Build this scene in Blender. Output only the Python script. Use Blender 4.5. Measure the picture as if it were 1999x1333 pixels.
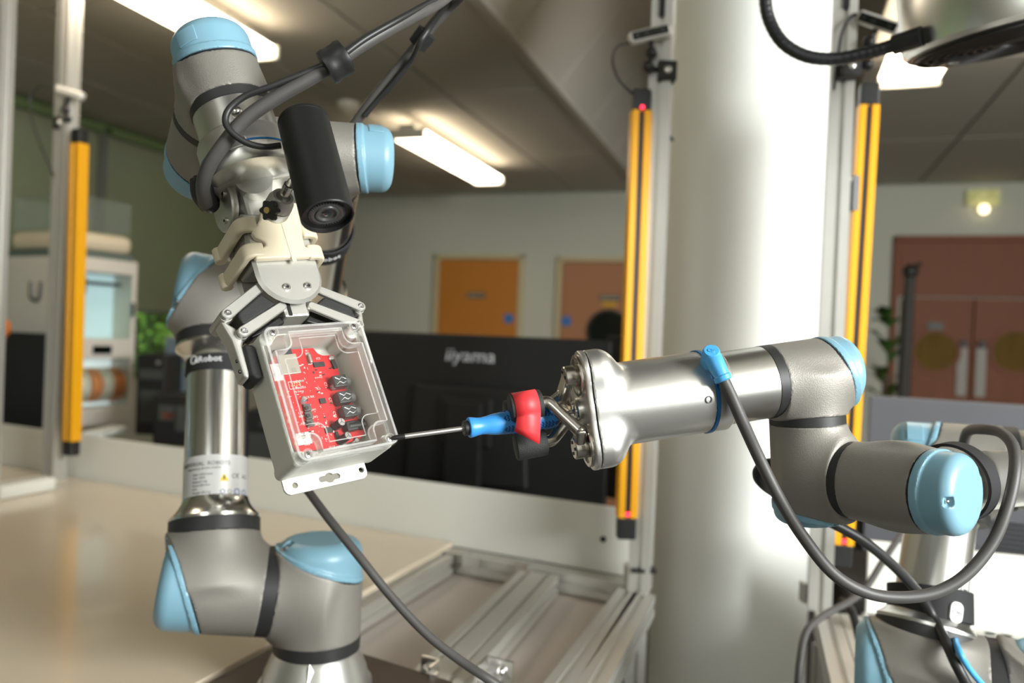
import bpy, bmesh, math, random
import numpy as np
from mathutils import Vector, Matrix
random.seed(7); np.random.seed(7)
for o in list(bpy.data.objects): bpy.data.objects.remove(o)
SC = bpy.context.scene
COL = SC.collection
pi = math.pi

# ------------------------------------------------------------------ camera
CAMZ = 1.38
FPX, CX, CY = 1500.0, 999.5, 666.5
PITCH, ROLL = math.radians(-0.5), math.radians(2.3)
_f = np.array([0, math.cos(PITCH), math.sin(PITCH)])
_u0 = np.array([0, -math.sin(PITCH), math.cos(PITCH)]); _r0 = np.array([1., 0, 0])
_r = _r0*math.cos(ROLL) + _u0*math.sin(ROLL)
_u = -_r0*math.sin(ROLL) + _u0*math.cos(ROLL)
cd = bpy.data.cameras.new('camera'); cam = bpy.data.objects.new('camera', cd); COL.objects.link(cam)
cd.sensor_width = 36.0; cd.lens = FPX/1999.0*36.0; cd.clip_start = 0.02; cd.clip_end = 200
m = Matrix(((_r[0], _u[0], -_f[0], 0), (_r[1], _u[1], -_f[1], 0), (_r[2], _u[2], -_f[2], CAMZ), (0, 0, 0, 1)))
cam.matrix_world = m
cd.dof.use_dof = True; cd.dof.focus_distance = 0.72; cd.dof.aperture_fstop = 3.2; cd.dof.aperture_blades = 9
SC.camera = cam

# ------------------------------------------------------------------ view, world, lights
SC.view_settings.view_transform = 'Standard'; SC.view_settings.look = 'None'
SC.view_settings.gamma = 1.0; SC.view_settings.use_curve_mapping = False
SC.view_settings.exposure = 0.1
w = bpy.data.worlds.new('world'); SC.world = w; w.use_nodes = True
wn = w.node_tree.nodes; wl = w.node_tree.links
bg = wn['Background']; bg.inputs[1].default_value = 1.2
sky = wn.new('ShaderNodeTexSky'); sky.sky_type = 'HOSEK_WILKIE'; sky.turbidity = 4; sky.sun_direction = (0.4, -0.5, 0.75)
wl.new(sky.outputs[0], bg.inputs[0])
def area(name, loc, target, size, power, color=(1, 1, 1), size_y=None):
    d = bpy.data.lights.new(name, 'AREA'); d.energy = power; d.color = color
    d.shape = 'RECTANGLE'; d.size = size; d.size_y = size_y or size
    o = bpy.data.objects.new(name, d); COL.objects.link(o); o.location = loc
    o.rotation_euler = (Vector(target)-Vector(loc)).to_track_quat('-Z', 'Y').to_euler(); return o
area('softbox_light', (2.35, -0.95, 2.0), (0.25, 1.5, 1.2), 1.1, 190, (0.97, 1.0, 0.99))
area('fill_light', (-1.2, -1.45, 2.0), (-0.6, 3.0, 1.2), 1.6, 26, (0.97, 1.0, 0.98), 1.0)  # unseen fill lamp added behind the camera to brighten the left robot; no window there
SUN = bpy.data.lights.new('sun', 'SUN'); SUN.energy = 4.0; SUN.angle = 0.03; SUN.color = (1, 0.96, 0.88)
so = bpy.data.objects.new('sun', SUN); COL.objects.link(so); so.location = (-8, -4, 9)
so.rotation_euler = Vector((-0.2, 0.6, -0.75)).to_track_quat('-Z', 'Y').to_euler()

# ------------------------------------------------------------------ pixel <-> place helpers
def ray(u, v): return _f + _r*((u-CX)/FPX) - _u*((v-CY)/FPX)
def W(u, v, d): return ray(u, v)*d + np.array([0, 0, CAMZ])
def WZ(u, v, z):
    r = ray(u, v); return r*((z-CAMZ)/r[2]) + np.array([0, 0, CAMZ])
def WP(u, v, p, n):
    r = ray(u, v); o = np.array([0, 0, CAMZ]); return o + r*(((np.array(p)-o)@n)/(r@n))
def unit(v): v = np.array(v, float); return v/np.linalg.norm(v)
TH = math.radians(19.1)
DH = np.array([math.sin(TH), math.cos(TH), 0]); EH = np.array([math.cos(TH), -math.sin(TH), 0]); ZH = np.array([0, 0, 1.])
def RC(e, d, z): return EH*e + DH*d + ZH*z

# ------------------------------------------------------------------ materials
MATS = {}
def mat(name, col, rough=0.5, metal=0.0, noise=0.0, nscale=40, bump=0.0, bscale=300, aniso=0.0, spec=0.5, coat=0.0, emit=None, estr=0, rvar=0.0, stretch=None):
    if name in MATS: return MATS[name]
    m = bpy.data.materials.new(name); m.use_nodes = True; nt = m.node_tree; b = nt.nodes['Principled BSDF']
    b.inputs['Base Color'].default_value = (*col, 1); b.inputs['Roughness'].default_value = rough; b.inputs['Metallic'].default_value = metal
    b.inputs['Specular IOR Level'].default_value = spec; b.inputs['Anisotropic'].default_value = aniso; b.inputs['Coat Weight'].default_value = coat
    if emit: b.inputs['Emission Color'].default_value = (*emit, 1); b.inputs['Emission Strength'].default_value = estr
    tc = nt.nodes.new('ShaderNodeTexCoord'); mp = nt.nodes.new('ShaderNodeMapping')
    nt.links.new(tc.outputs['Object'], mp.inputs[0])
    if stretch: mp.inputs['Scale'].default_value = stretch
    if noise or rvar:
        n = nt.nodes.new('ShaderNodeTexNoise'); n.inputs['Scale'].default_value = nscale; n.inputs['Detail'].default_value = 4
        nt.links.new(mp.outputs[0], n.inputs['Vector'])
        if noise:
            r = nt.nodes.new('ShaderNodeMapRange'); r.inputs[3].default_value = 1-noise; r.inputs[4].default_value = 1+noise
            nt.links.new(n.outputs[0], r.inputs[0])
            mx = nt.nodes.new('ShaderNodeVectorMath'); mx.operation = 'SCALE'; mx.inputs[0].default_value = col
            nt.links.new(r.outputs[0], mx.inputs['Scale']); nt.links.new(mx.outputs[0], b.inputs['Base Color'])
        if rvar:
            r2 = nt.nodes.new('ShaderNodeMapRange'); r2.inputs[3].default_value = rough-rvar; r2.inputs[4].default_value = rough+rvar
            nt.links.new(n.outputs[0], r2.inputs[0]); nt.links.new(r2.outputs[0], b.inputs['Roughness'])
    if bump:
        n2 = nt.nodes.new('ShaderNodeTexNoise'); n2.inputs['Scale'].default_value = bscale; n2.inputs['Detail'].default_value = 3
        nt.links.new(mp.outputs[0], n2.inputs['Vector'])
        bp = nt.nodes.new('ShaderNodeBump'); bp.inputs['Strength'].default_value = bump; bp.inputs['Distance'].default_value = 0.001
        nt.links.new(n2.outputs[0], bp.inputs['Height']); nt.links.new(bp.outputs[0], b.inputs['Normal'])
    MATS[name] = m; return m
def clear_mat(name, tint=(0.97, 0.98, 0.97), haze=0.03, hazecol=(0.85, 0.85, 0.83), rough=0.06, refl=1.0):
    if name in MATS: return MATS[name]
    m = bpy.data.materials.new(name); m.use_nodes = True; nt = m.node_tree; nt.nodes.clear()
    out = nt.nodes.new('ShaderNodeOutputMaterial'); tr = nt.nodes.new('ShaderNodeBsdfTransparent'); tr.inputs[0].default_value = (*tint, 1)
    gl = nt.nodes.new('ShaderNodeBsdfGlossy'); gl.inputs['Roughness'].default_value = rough; gl.inputs[0].default_value = (refl, refl, refl, 1)
    df = nt.nodes.new('ShaderNodeBsdfDiffuse'); df.inputs[0].default_value = (*hazecol, 1)
    ns = nt.nodes.new('ShaderNodeTexNoise'); ns.inputs['Scale'].default_value = 35
    tc = nt.nodes.new('ShaderNodeTexCoord'); nt.links.new(tc.outputs['Object'], ns.inputs['Vector'])
    mr = nt.nodes.new('ShaderNodeMapRange'); mr.inputs[3].default_value = haze*0.6; mr.inputs[4].default_value = haze*1.4
    nt.links.new(ns.outputs[0], mr.inputs[0])
    m1 = nt.nodes.new('ShaderNodeMixShader'); m2 = nt.nodes.new('ShaderNodeMixShader'); fr = nt.nodes.new('ShaderNodeFresnel'); fr.inputs[0].default_value = 1.45
    nt.links.new(mr.outputs[0], m1.inputs[0]); nt.links.new(tr.outputs[0], m1.inputs[1]); nt.links.new(df.outputs[0], m1.inputs[2])
    ge = nt.nodes.new('ShaderNodeNewGeometry'); sb_ = nt.nodes.new('ShaderNodeMath'); sb_.operation = 'SUBTRACT'; sb_.inputs[0].default_value = 1.0; nt.links.new(ge.outputs['Backfacing'], sb_.inputs[1])
    mu = nt.nodes.new('ShaderNodeMath'); mu.operation = 'MULTIPLY'; nt.links.new(fr.outputs[0], mu.inputs[0]); nt.links.new(sb_.outputs[0], mu.inputs[1])
    nt.links.new(mu.outputs[0], m2.inputs[0]); nt.links.new(m1.outputs[0], m2.inputs[1]); nt.links.new(gl.outputs[0], m2.inputs[2])
    nt.links.new(m2.outputs[0], out.inputs[0]); MATS[name] = m; return m
def lin(r, g, b): return tuple(((c/255)/12.92 if c/255 <= .04045 else ((c/255+.055)/1.055)**2.4) for c in (r, g, b))

M_GREY = mat('housing_grey', lin(140, 136, 129), 0.52, 0.4, bump=0.3, bscale=900, noise=0.04, nscale=300)
M_BLUE = mat('cap_blue', lin(122, 163, 181), 0.38, 0, noise=0.02, nscale=20, bump=0.05, bscale=1500)
M_RING = mat('seal_black', lin(38, 38, 38), 0.5, 0, noise=0.1, nscale=50)
M_GASK = mat('gasket_black', lin(16, 18, 20), 0.6, 0)
M_SILV = mat('brushed_aluminium', (0.72, 0.71, 0.68), 0.30, 1.0, noise=0.02, nscale=8)
M_POL = mat('polished_tube', (0.74, 0.73, 0.70), 0.19, 1.0, noise=0.015, nscale=6)
M_SAT = mat('satin_aluminium', (0.68, 0.67, 0.64), 0.33, 0.92, noise=0.03, nscale=80, bump=0.04, bscale=1200)
M_GRIPM = mat('anodised_gripper', (0.54, 0.53, 0.49), 0.42, 0.75, noise=0.03, nscale=200, bump=0.05, bscale=1500)
M_STEEL = mat('fingersteel', (0.56, 0.53, 0.48), 0.27, 1.0, noise=0.03, nscale=20)
M_SCREW = mat('screw_steel', (0.75, 0.74, 0.72), 0.25, 1.0, noise=0.05, nscale=300)
M_RUB = mat('black_rubber', lin(34, 34, 33), 0.62, 0, bump=0.5, bscale=1400, noise=0.15, nscale=200)
M_BLK = mat('black_plastic', lin(26, 26, 26), 0.42, 0, bump=0.08, bscale=1200, noise=0.1, nscale=80)
M_CAB = mat('cable_grey', lin(72, 70, 68), 0.5, 0, noise=0.12, nscale=70, bump=0.1, bscale=800)
M_CAB2 = mat('cable_black', lin(34, 34, 34), 0.45, 0, noise=0.12, nscale=70)
M_IVO = mat('ivory_print', lin(208, 196, 170), 0.42, 0, noise=0.03, nscale=30, bump=0.12, bscale=500, stretch=(0.2, 0.2, 3))
M_PROF = mat('profile_aluminium', (0.62, 0.61, 0.57), 0.42, 0.7, noise=0.04, nscale=20)
M_SLOT = mat('profile_slot', lin(40, 40, 38), 0.6, 0.2)
M_WHITE = mat('white_panel', lin(228, 228, 220), 0.45, 0, noise=0.02, nscale=4)
M_YEL = mat('safety_yellow', lin(236, 166, 8), 0.4, 0, noise=0.03, nscale=15)
M_CABBLUE = mat('cable_blue', lin(72, 160, 218), 0.4, 0, noise=0.03, nscale=60)

# ------------------------------------------------------------------ objects
def tag(o, label=None, cat=None, group=None, kind=None):
    if label: o['label'] = label
    if cat: o['category'] = cat
    if group: o['group'] = group
    if kind: o['kind'] = kind
    return o
WL = {}
def thing(name, loc, label, cat, group=None):
    o = bpy.data.objects.new(name, None); COL.objects.link(o); o.location = Vector(loc); o.empty_display_size = 0.05
    WL[o.name] = np.array(loc, float)
    return tag(o, label, cat, group)
def sroot(name, loc):
    o = thing(name, loc, None, None); o['kind'] = 'structure'; return o
def wloc(o): return WL[o.name]
def finish(me, name, material, parent=None, smooth=True, angle=35, bevel=0, origin=None, bseg=2, subsurf=0):
    """link a mesh given in world coordinates as an object whose origin is at its centre"""
    n = len(me.vertices); co = np.empty(n*3, np.float32); me.vertices.foreach_get('co', co); co = co.reshape(-1, 3)
    c = np.array(origin) if origin is not None else (co.max(0)+co.min(0))/2
    me.vertices.foreach_set('co', (co-c).astype(np.float32).ravel()); me.update()
    if smooth:
        me.polygons.foreach_set('use_smooth', [True]*len(me.polygons)); me.set_sharp_from_angle(angle=math.radians(angle))
    me.materials.append(material)
    o = bpy.data.objects.new(name, me); COL.objects.link(o)
    if parent is not None:
        o.parent = parent; o.location = Vector(c-wloc(parent))
    else: o.location = Vector(c)
    WL[o.name] = c
    if bevel:
        b = o.modifiers.new('bevel', 'BEVEL'); b.width = bevel; b.segments = bseg; b.limit_method = 'ANGLE'; b.angle_limit = math.radians(40); b.harden_normals = False
    if subsurf:
        s = o.modifiers.new('sub', 'SUBSURF'); s.levels = subsurf; s.render_levels = subsurf
    return o
def frame_from(z, x=None):
    z = unit(z)
    if x is None: x = np.array([1, 0, 0]) if abs(z[0]) < 0.9 else np.array([0, 1, 0])
    x = np.array(x, float); x = unit(x-z*(x@z)); y = np.cross(z, x); return x, y, z
class MB:
    def __init__(s): s.v = []; s.f = []
    def add(s, vs, fs):
        o = len(s.v); s.v += [tuple(map(float, p)) for p in vs]; s.f += [tuple(i+o for i in f) for f in fs]; return s
    def box(s, c, hx, hy, hz, ax=None):
        X, Y, Z = ax if ax is not None else (np.array([1, 0, 0]), np.array([0, 1, 0]), np.array([0, 0, 1]))
        c = np.array(c, float); vs = [c+X*a*hx+Y*b*hy+Z*d*hz for a in (-1, 1) for b in (-1, 1) for d in (-1, 1)]
        fs = [(0, 1, 3, 2), (4, 6, 7, 5), (0, 4, 5, 1), (2, 3, 7, 6), (0, 2, 6, 4), (1, 5, 7, 3)]
        if np.dot(np.cross(X, Y), Z) < 0: fs = [f[::-1] for f in fs]
        return s.add(vs, fs)
    def lathe(s, p0, axis, prof, seg=32, cap0=True, cap1=True, xdir=None):
        x, y, z = frame_from(axis, xdir); p0 = np.array(p0, float); vs = []; n = len(prof)
        for t, r in prof:
            for k in range(seg):
                a = 2*pi*k/seg; vs.append(p0+z*t+(x*math.cos(a)+y*math.sin(a))*r)
        fs = []
        for i in range(n-1):
            for k in range(seg):
                k2 = (k+1) % seg; fs.append((i*seg+k, i*seg+k2, (i+1)*seg+k2, (i+1)*seg+k))
        if cap0: fs.append(tuple(range(seg))[::-1])
        if cap1: fs.append(tuple((n-1)*seg+k for k in range(seg)))
        return s.add(vs, fs)
    def cyl(s, p0, p1, r, r1=None, seg=24, ch=0.0):
        p0 = np.array(p0, float); p1 = np.array(p1, float); L = np.linalg.norm(p1-p0); r1 = r if r1 is None else r1
        pr = [(0, r), (L, r1)] if not ch else [(0, r-ch), (ch, r), (L-ch, r1), (L, r1-ch)]
        return s.lathe(p0, p1-p0, pr, seg)
    def tube(s, pts, r, seg=12, caps=True, flat=None):
        pts = [np.array(p, float) for p in pts]; n = len(pts); vs = []; fs = []
        t = [unit(pts[min(i+1, n-1)]-pts[max(i-1, 0)]) for i in range(n)]
        x, y, _ = frame_from(t[0])
        for i in range(n):
            x = unit(x-t[i]*(x@t[i])); y = np.cross(t[i], x); rr = r[i] if hasattr(r, '__len__') else r
            for k in range(seg):
                a = 2*pi*k/seg; vs.append(pts[i]+(x*math.cos(a)+y*math.sin(a))*rr)
        for i in range(n-1):
            for k in range(seg):
                k2 = (k+1) % seg; fs.append((i*seg+k, i*seg+k2, (i+1)*seg+k2, (i+1)*seg+k))
        if caps: fs.append(tuple(range(seg))[::-1]); fs.append(tuple((n-1)*seg+k for k in range(seg)))
        return s.add(vs, fs)
    def prism(s, poly, o, X, Y, N, t0, t1):
        """2D polygon (counter-clockwise in X,Y) extruded along N from t0 to t1"""
        o = np.array(o, float); n = len(poly); vs = [o+X*a+Y*b+N*t0 for a, b in poly]+[o+X*a+Y*b+N*t1 for a, b in poly]
        area2 = sum(poly[i][0]*poly[(i+1) % n][1]-poly[(i+1) % n][0]*poly[i][1] for i in range(n))
        flip = (area2 < 0) != (np.dot(np.cross(X, Y), N)*(t1-t0) < 0)
        fs = [tuple(range(n))[::-1], tuple(range(n, 2*n))]+[(i, (i+1) % n, n+(i+1) % n, n+i) for i in range(n)]
        if flip: fs = [f[::-1] for f in fs]
        return s.add(vs, fs)
    def sphere(s, c, r, seg=16, rings=10, sc=(1, 1, 1), ax=None):
        X, Y, Z = ax if ax is not None else np.eye(3); c = np.array(c, float); vs = [c+Z*r*sc[2]]; fs = []
        for i in range(1, rings):
            a = pi*i/rings
            for k in range(seg):
                b = 2*pi*k/seg; vs.append(c+X*r*sc[0]*math.sin(a)*math.cos(b)+Y*r*sc[1]*math.sin(a)*math.sin(b)+Z*r*sc[2]*math.cos(a))
        vs.append(c-Z*r*sc[2]); e = len(vs)-1
        for k in range(seg):
            k2 = (k+1) % seg; fs.append((0, 1+k, 1+k2)); fs.append((e, 1+(rings-2)*seg+k2, 1+(rings-2)*seg+k))
            for i in range(rings-2): fs.append((1+i*seg+k, 1+(i+1)*seg+k, 1+(i+1)*seg+k2, 1+i*seg+k2))
        return s.add(vs, fs)
    def build(s, name, material, parent=None, **kw):
        me = bpy.data.meshes.new(name); me.from_pydata(s.v, [], s.f); me.update()
        return finish(me, name, material, parent, **kw)
def smooth_path(pts, n=8):
    """Catmull-Rom through points"""
    P = [np.array(p, float) for p in pts]; P = [2*P[0]-P[1]]+P+[2*P[-1]-P[-2]]; out = []
    for i in range(1, len(P)-2):
        for k in range(n):
            t = k/n; a, b, c, d = P[i-1], P[i], P[i+1], P[i+2]
            out.append(0.5*((2*b)+(-a+c)*t+(2*a-5*b+4*c-d)*t*t+(-a+3*b-3*c+d)*t**3))
    out.append(P[-2]); return out
def cable(name, pts, r, material, label=None, parent=None, n=8, seg=12, cat='cable'):
    o = MB().tube(smooth_path(pts, n), r, seg).build(name, material, parent)
    if label: tag(o, label, cat)
    return o
def text_mesh(txt, size, align='CENTER', extrude=0.0003, res=2):
    c = bpy.data.curves.new('txt', 'FONT'); c.body = txt; c.size = size; c.align_x = align; c.align_y = 'CENTER'; c.extrude = extrude; c.resolution_u = res
    o = bpy.data.objects.new('txt', c); COL.objects.link(o); dg = bpy.context.evaluated_depsgraph_get(); dg.update()
    me = bpy.data.meshes.new_from_object(o.evaluated_get(dg)); bpy.data.objects.remove(o); bpy.data.curves.remove(c)
    me.materials.clear()
    co = np.empty(len(me.vertices)*3); me.vertices.foreach_get('co', co); return me, co.reshape(-1, 3)
def put_text(name, txt, size, o, X, Y, material, parent, extrude=0.0003, bend=None, sx=1.0, shear=0.0, align='CENTER'):
    """flat lettering lying in the plane (X,Y) at o; bend=(axis point, axis dir, radius) wraps it on a tube"""
    me, co = text_mesh(txt, size, align, extrude); X = unit(X); Y = unit(Y); N = np.cross(X, Y); co = co.copy(); co[:, 0] = co[:, 0]*sx+co[:, 1]*shear
    if bend is None: w_ = np.array(o)+co[:, :1]*X+co[:, 1:2]*Y+co[:, 2:]*N
    else:
        c0, r = bend   # c0: axis point level with o, Y is the axis direction
        rad0 = unit(np.array(o)-c0-Y*((np.array(o)-c0)@Y)); tan = np.cross(Y, rad0); tan = tan if tan@X > 0 else -tan
        a = co[:, 0]/r; rr = (r+co[:, 2])[:, None]
        w_ = c0+Y*((np.array(o)-c0)@Y)+(np.cos(a)[:, None]*rad0+np.sin(a)[:, None]*tan)*rr+co[:, 1:2]*Y
    me.vertices.foreach_set('co', w_.astype(np.float32).ravel()); me.update()
    return finish(me, name, material, parent, smooth=False)
# ------------------------------------------------------------------ smooth solids from distance functions (surface nets)
def surfnet(fn, lo, hi, h):
    lo = np.array(lo, float); hi = np.array(hi, float); n = np.ceil((hi-lo)/h).astype(int)+1
    ax = [lo[i]+h*np.arange(n[i]) for i in range(3)]
    X, Y, Z = np.meshgrid(*ax, indexing='ij', sparse=False); F = fn(X, Y, Z).astype(np.float32); I = F < 0
    c = np.zeros(n-1, np.int8)
    for a in (0, 1):
        for b in (0, 1):
            for d in (0, 1): c += I[a:n[0]-1+a, b:n[1]-1+b, d:n[2]-1+d]
    idx = np.argwhere((c > 0) & (c < 8)); ids = -np.ones(n-1, np.int64); ids[tuple(idx.T)] = np.arange(len(idx))
    acc = np.zeros((len(idx), 3)); cnt = np.zeros(len(idx)); cor = [(a, b, d) for a in (0, 1) for b in (0, 1) for d in (0, 1)]
    for p in cor:
        for k in range(3):
            if p[k]: continue
            q = list(p); q[k] = 1
            A = F[tuple((idx+p).T)]; B = F[tuple((idx+q).T)]; ms = (A < 0) != (B < 0)
            t = np.where(ms, A/np.where(ms, A-B, 1), 0); pos = idx+np.array(p, float); pos[:, k] += t
            acc[ms] += pos[ms]; cnt[ms] += 1
    V = lo+h*acc/cnt[:, None]; Q = []
    for k in range(3):
        sl0 = [slice(None)]*3; sl1 = [slice(None)]*3; sl0[k] = slice(0, -1); sl1[k] = slice(1, None)
        A = I[tuple(sl0)]; B = I[tuple(sl1)]; e = np.argwhere(A != B); u, v = [(1, 2), (2, 0), (0, 1)][k]
        e = e[(e[:, u] >= 1) & (e[:, v] >= 1) & (e[:, u] < n[u]-1) & (e[:, v] < n[v]-1)]
        if not len(e): continue
        s = A[tuple(e.T)]; du = np.zeros(3, int); du[u] = 1; dv = np.zeros(3, int); dv[v] = 1
        q = np.stack([ids[tuple((e-du-dv).T)], ids[tuple((e-dv).T)], ids[tuple(e.T)], ids[tuple((e-du).T)]], 1)
        q[~s] = q[~s][:, ::-1]; Q.append(q)
    Q = np.concatenate(Q); ep = h*0.05
    for _ in range(3):
        f0 = fn(V[:, 0], V[:, 1], V[:, 2]); g = np.stack([fn(V[:, 0]+ep*(k == 0), V[:, 1]+ep*(k == 1), V[:, 2]+ep*(k == 2))-f0 for k in range(3)], 1)/ep
        st = f0[:, None]*g/np.maximum((g**2).sum(1), .05)[:, None]; V = V-np.clip(st, -h*.4, h*.4)
    return V, Q
def sdf_obj(name, fn, lo, hi, h, o, ax, material, parent, angle=38, **kw):
    V, Q = surfnet(fn, lo, hi, h); A = np.array(ax); Wd = np.array(o)+V@A
    if np.dot(np.cross(A[0], A[1]), A[2]) < 0: Q = Q[:, ::-1]
    me = bpy.data.meshes.new(name); me.vertices.add(len(Wd)); me.vertices.foreach_set('co', Wd.astype(np.float32).ravel())
    me.loops.add(Q.size); me.loops.foreach_set('vertex_index', Q.astype(np.int32).ravel()); me.polygons.add(len(Q))
    me.polygons.foreach_set('loop_start', np.arange(0, Q.size, 4, dtype=np.int32)); me.update(calc_edges=True); me.validate()
    return finish(me, name, material, parent, angle=angle, **kw)
def smin(a, b, k):
    h = np.clip(0.5+0.5*(b-a)/k, 0, 1); return b*(1-h)+a*h-k*h*(1-h)
def smax(a, b, k): return -smin(-a, -b, k)
def ccyl(X, Y, Z, d, t0, t1, r, rnd=0.0):
    """cylinder through origin along d, from t0 to t1, rounded edge rnd"""
    t = X*d[0]+Y*d[1]+Z*d[2]; q = np.sqrt(np.maximum(X*X+Y*Y+Z*Z-t*t, 0))
    a = q-(r-rnd); b = np.maximum(t0+rnd-t, t-t1+rnd)
    return np.minimum(np.maximum(a, b), 0)+np.sqrt(np.maximum(a, 0)**2+np.maximum(b, 0)**2)-rnd
def cbox(X, Y, Z, c, hh, rnd=0.0):
    a = np.abs(X-c[0])-hh[0]+rnd; b = np.abs(Y-c[1])-hh[1]+rnd; d = np.abs(Z-c[2])-hh[2]+rnd
    return np.sqrt(np.maximum(a, 0)**2+np.maximum(b, 0)**2+np.maximum(d, 0)**2)+np.minimum(np.maximum(np.maximum(a, b), d), 0)-rnd
# ================================================================== ROOM SHELL
CEIL = 2.57; DB = 6.15; EL = -3.95; ERT = 3.4; DF = -1.7
M_WALL = mat('wall_paint', lin(182, 182, 168), 0.7, 0, noise=0.02, nscale=3, bump=0.05, bscale=200)
M_CEIL = mat('ceiling_tile', lin(180, 174, 162), 0.85, 0, noise=0.03, nscale=30, bump=0.2, bscale=250)
M_CEILB = mat('ceiling_void', lin(120, 115, 106), 0.9, 0)
M_FLOOR = mat('floor_carpet', lin(62, 60, 58), 0.9, 0, noise=0.15, nscale=200, bump=0.3, bscale=400)
RAX = (EH, DH, ZH)
def rbox(mb, e0, e1, d0, d1, z0, z1): return mb.box(RC((e0+e1)/2, (d0+d1)/2, (z0+z1)/2), abs(e1-e0)/2, abs(d1-d0)/2, abs(z1-z0)/2, RAX)
def struct(o, label=None): o['kind'] = 'structure'; return o
struct(rbox(MB(), EL-.1, ERT+.1, DF-.1, DB+.1, -.1, 0).build('floor', M_FLOOR, smooth=False))
wb = struct(rbox(MB(), EL-.1, ERT+.1, DB, DB+.12, 0, 3.6).build('wall_back', M_WALL, smooth=False))
struct(rbox(MB(), ERT, ERT+.1, DF-.1, DB, 0, 3.6).build('wall_right', M_WALL, smooth=False))
struct(rbox(MB(), EL-.1, ERT+.1, DF-.12, DF, 0, 3.6).build('wall_front', M_WALL, smooth=False))
# window wall: sill wall below, head strip above
SILL, HEAD = 1.0, 2.50
m_ = MB(); rbox(m_, EL-.15, EL, DF, DB, 0, SILL); rbox(m_, EL-.15, EL, DF, DB, HEAD, 2.64)
struct(m_.build('wall_left', M_WALL, smooth=False))
M_WINF = mat('window_frame_green', lin(92, 110, 70), 0.5, 0, noise=0.05, nscale=10)
M_MULL = mat('window_mullion', lin(90, 94, 84), 0.5, 0, noise=0.05, nscale=10)
M_GLASS = clear_mat('window_glass', (0.9, 0.95, 0.92), 0.02, rough=0.02)
# roller blind: woven cloth that lets a little of the garden through
bm_ = bpy.data.materials.new('blind_cloth'); bm_.use_nodes = True; nt = bm_.node_tree; nt.nodes.clear(); MATS['blind_cloth'] = bm_
o_ = nt.nodes.new('ShaderNodeOutputMaterial'); tr_ = nt.nodes.new('ShaderNodeBsdfTransparent'); df_ = nt.nodes.new('ShaderNodeBsdfDiffuse'); tl_ = nt.nodes.new('ShaderNodeBsdfTranslucent')
df_.inputs[0].default_value = (*lin(150, 152, 128), 1); tl_.inputs[0].default_value = (*lin(150, 165, 110), 1)
wv = nt.nodes.new('ShaderNodeTexWave'); wv.inputs['Scale'].default_value = 60; wv.bands_direction = 'Z'; tcx = nt.nodes.new('ShaderNodeTexCoord'); nt.links.new(tcx.outputs['Object'], wv.inputs['Vector'])
mrx = nt.nodes.new('ShaderNodeMapRange'); mrx.inputs[3].default_value = 0.12; mrx.inputs[4].default_value = 0.2; nt.links.new(wv.outputs[1], mrx.inputs[0])
a1 = nt.nodes.new('ShaderNodeMixShader'); a1.inputs[0].default_value = 0.3; nt.links.new(df_.outputs[0], a1.inputs[1]); nt.links.new(tl_.outputs[0], a1.inputs[2])
a2 = nt.nodes.new('ShaderNodeMixShader'); nt.links.new(mrx.outputs[0], a2.inputs[0]); nt.links.new(a1.outputs[0], a2.inputs[1]); nt.links.new(tr_.outputs[0], a2.inputs[2]); nt.links.new(a2.outputs[0], o_.inputs[0])
M_BLIND = bm_
wins = [(-1.55, 0.1), (0.1, 1.75), (1.75, 3.58), (3.58, 4.85), (4.85, 6.1)]
for i, (d0, d1) in enumerate(wins):
    r = sroot('window_%d' % (i+1), RC(EL, (d0+d1)/2, SILL))
    for nm, (a, b, z0, z1) in (('window_frame', (d0, d1, SILL, SILL+.05)), ('window_head', (d0, d1, HEAD-.04, HEAD+.02)), ('mullion', (d0-.035, d0+.035, SILL, HEAD))):
        rbox(MB(), EL-.08, EL+.02, a, b, z0, z1).build(nm, M_WINF if nm != 'mullion' else M_MULL, r, smooth=False, bevel=.004)
    rbox(MB(), EL-.05, EL-.044, d0+.03, d1-.03, SILL+.05, HEAD-.04).build('pane', M_GLASS, r, smooth=False)
    zb = 1.44 if i > 0 else 1.5
    rbox(MB(), EL+.03, EL+.033, d0+.004, d1-.004, zb, HEAD).build('blind_cloth', M_BLIND, r, smooth=False)
    rbox(MB(), EL+.024, EL+.04, d0+.04, d1-.04, zb-.02, zb+.005).build('blind_bar', M_MULL, r, smooth=False, bevel=.003)
    rbox(MB(), EL+.036, EL+.05, d0-.03, d0+.03, SILL, HEAD).build('mullion_cover', M_MULL, r, smooth=False, bevel=.003)
    MB().cyl(RC(EL+.05, d0+.03, HEAD+.02), RC(EL+.05, d1-.03, HEAD+.02), .03).build('blind_roller', M_WINF, r)
struct(rbox(MB(), EL, EL+.02, DF, DB, HEAD+.0, CEIL).build('trim_1', M_WINF, smooth=False))
# garden beyond the glass
M_LEAF = mat('leaf_green', lin(118, 168, 62), 0.5, 0, noise=0.45, nscale=4)
M_GRASS = mat('lawn_green', lin(110, 150, 66), 0.9, 0, noise=0.3, nscale=3)
gl = rbox(MB(), EL-14, EL-.2, -6, 14, -.12, -.05).build('lawn', M_GRASS, smooth=False); tag(gl, 'green lawn outside the windows', 'lawn', kind='stuff')
def leaf_cloud(center, rad, n, size, rs):
    v = []; f = []
    for k in range(n):
        u = rs.normal(size=3); u /= np.linalg.norm(u); p = np.array(center)+u*np.array(rad)*(rs.rand()**0.35)
        a = unit(rs.normal(size=3)); b = unit(np.cross(a, rs.normal(size=3))); s = size*(.6+.8*rs.rand()); c_ = np.cross(a, b)*s*.15
        i = len(v); v += [p-a*s, p+b*s*.45+c_, p+a*s, p-b*s*.45+c_]; f += [(i, i+1, i+2, i+3)]
    return v, f
rs = np.random.RandomState(3)
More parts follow.
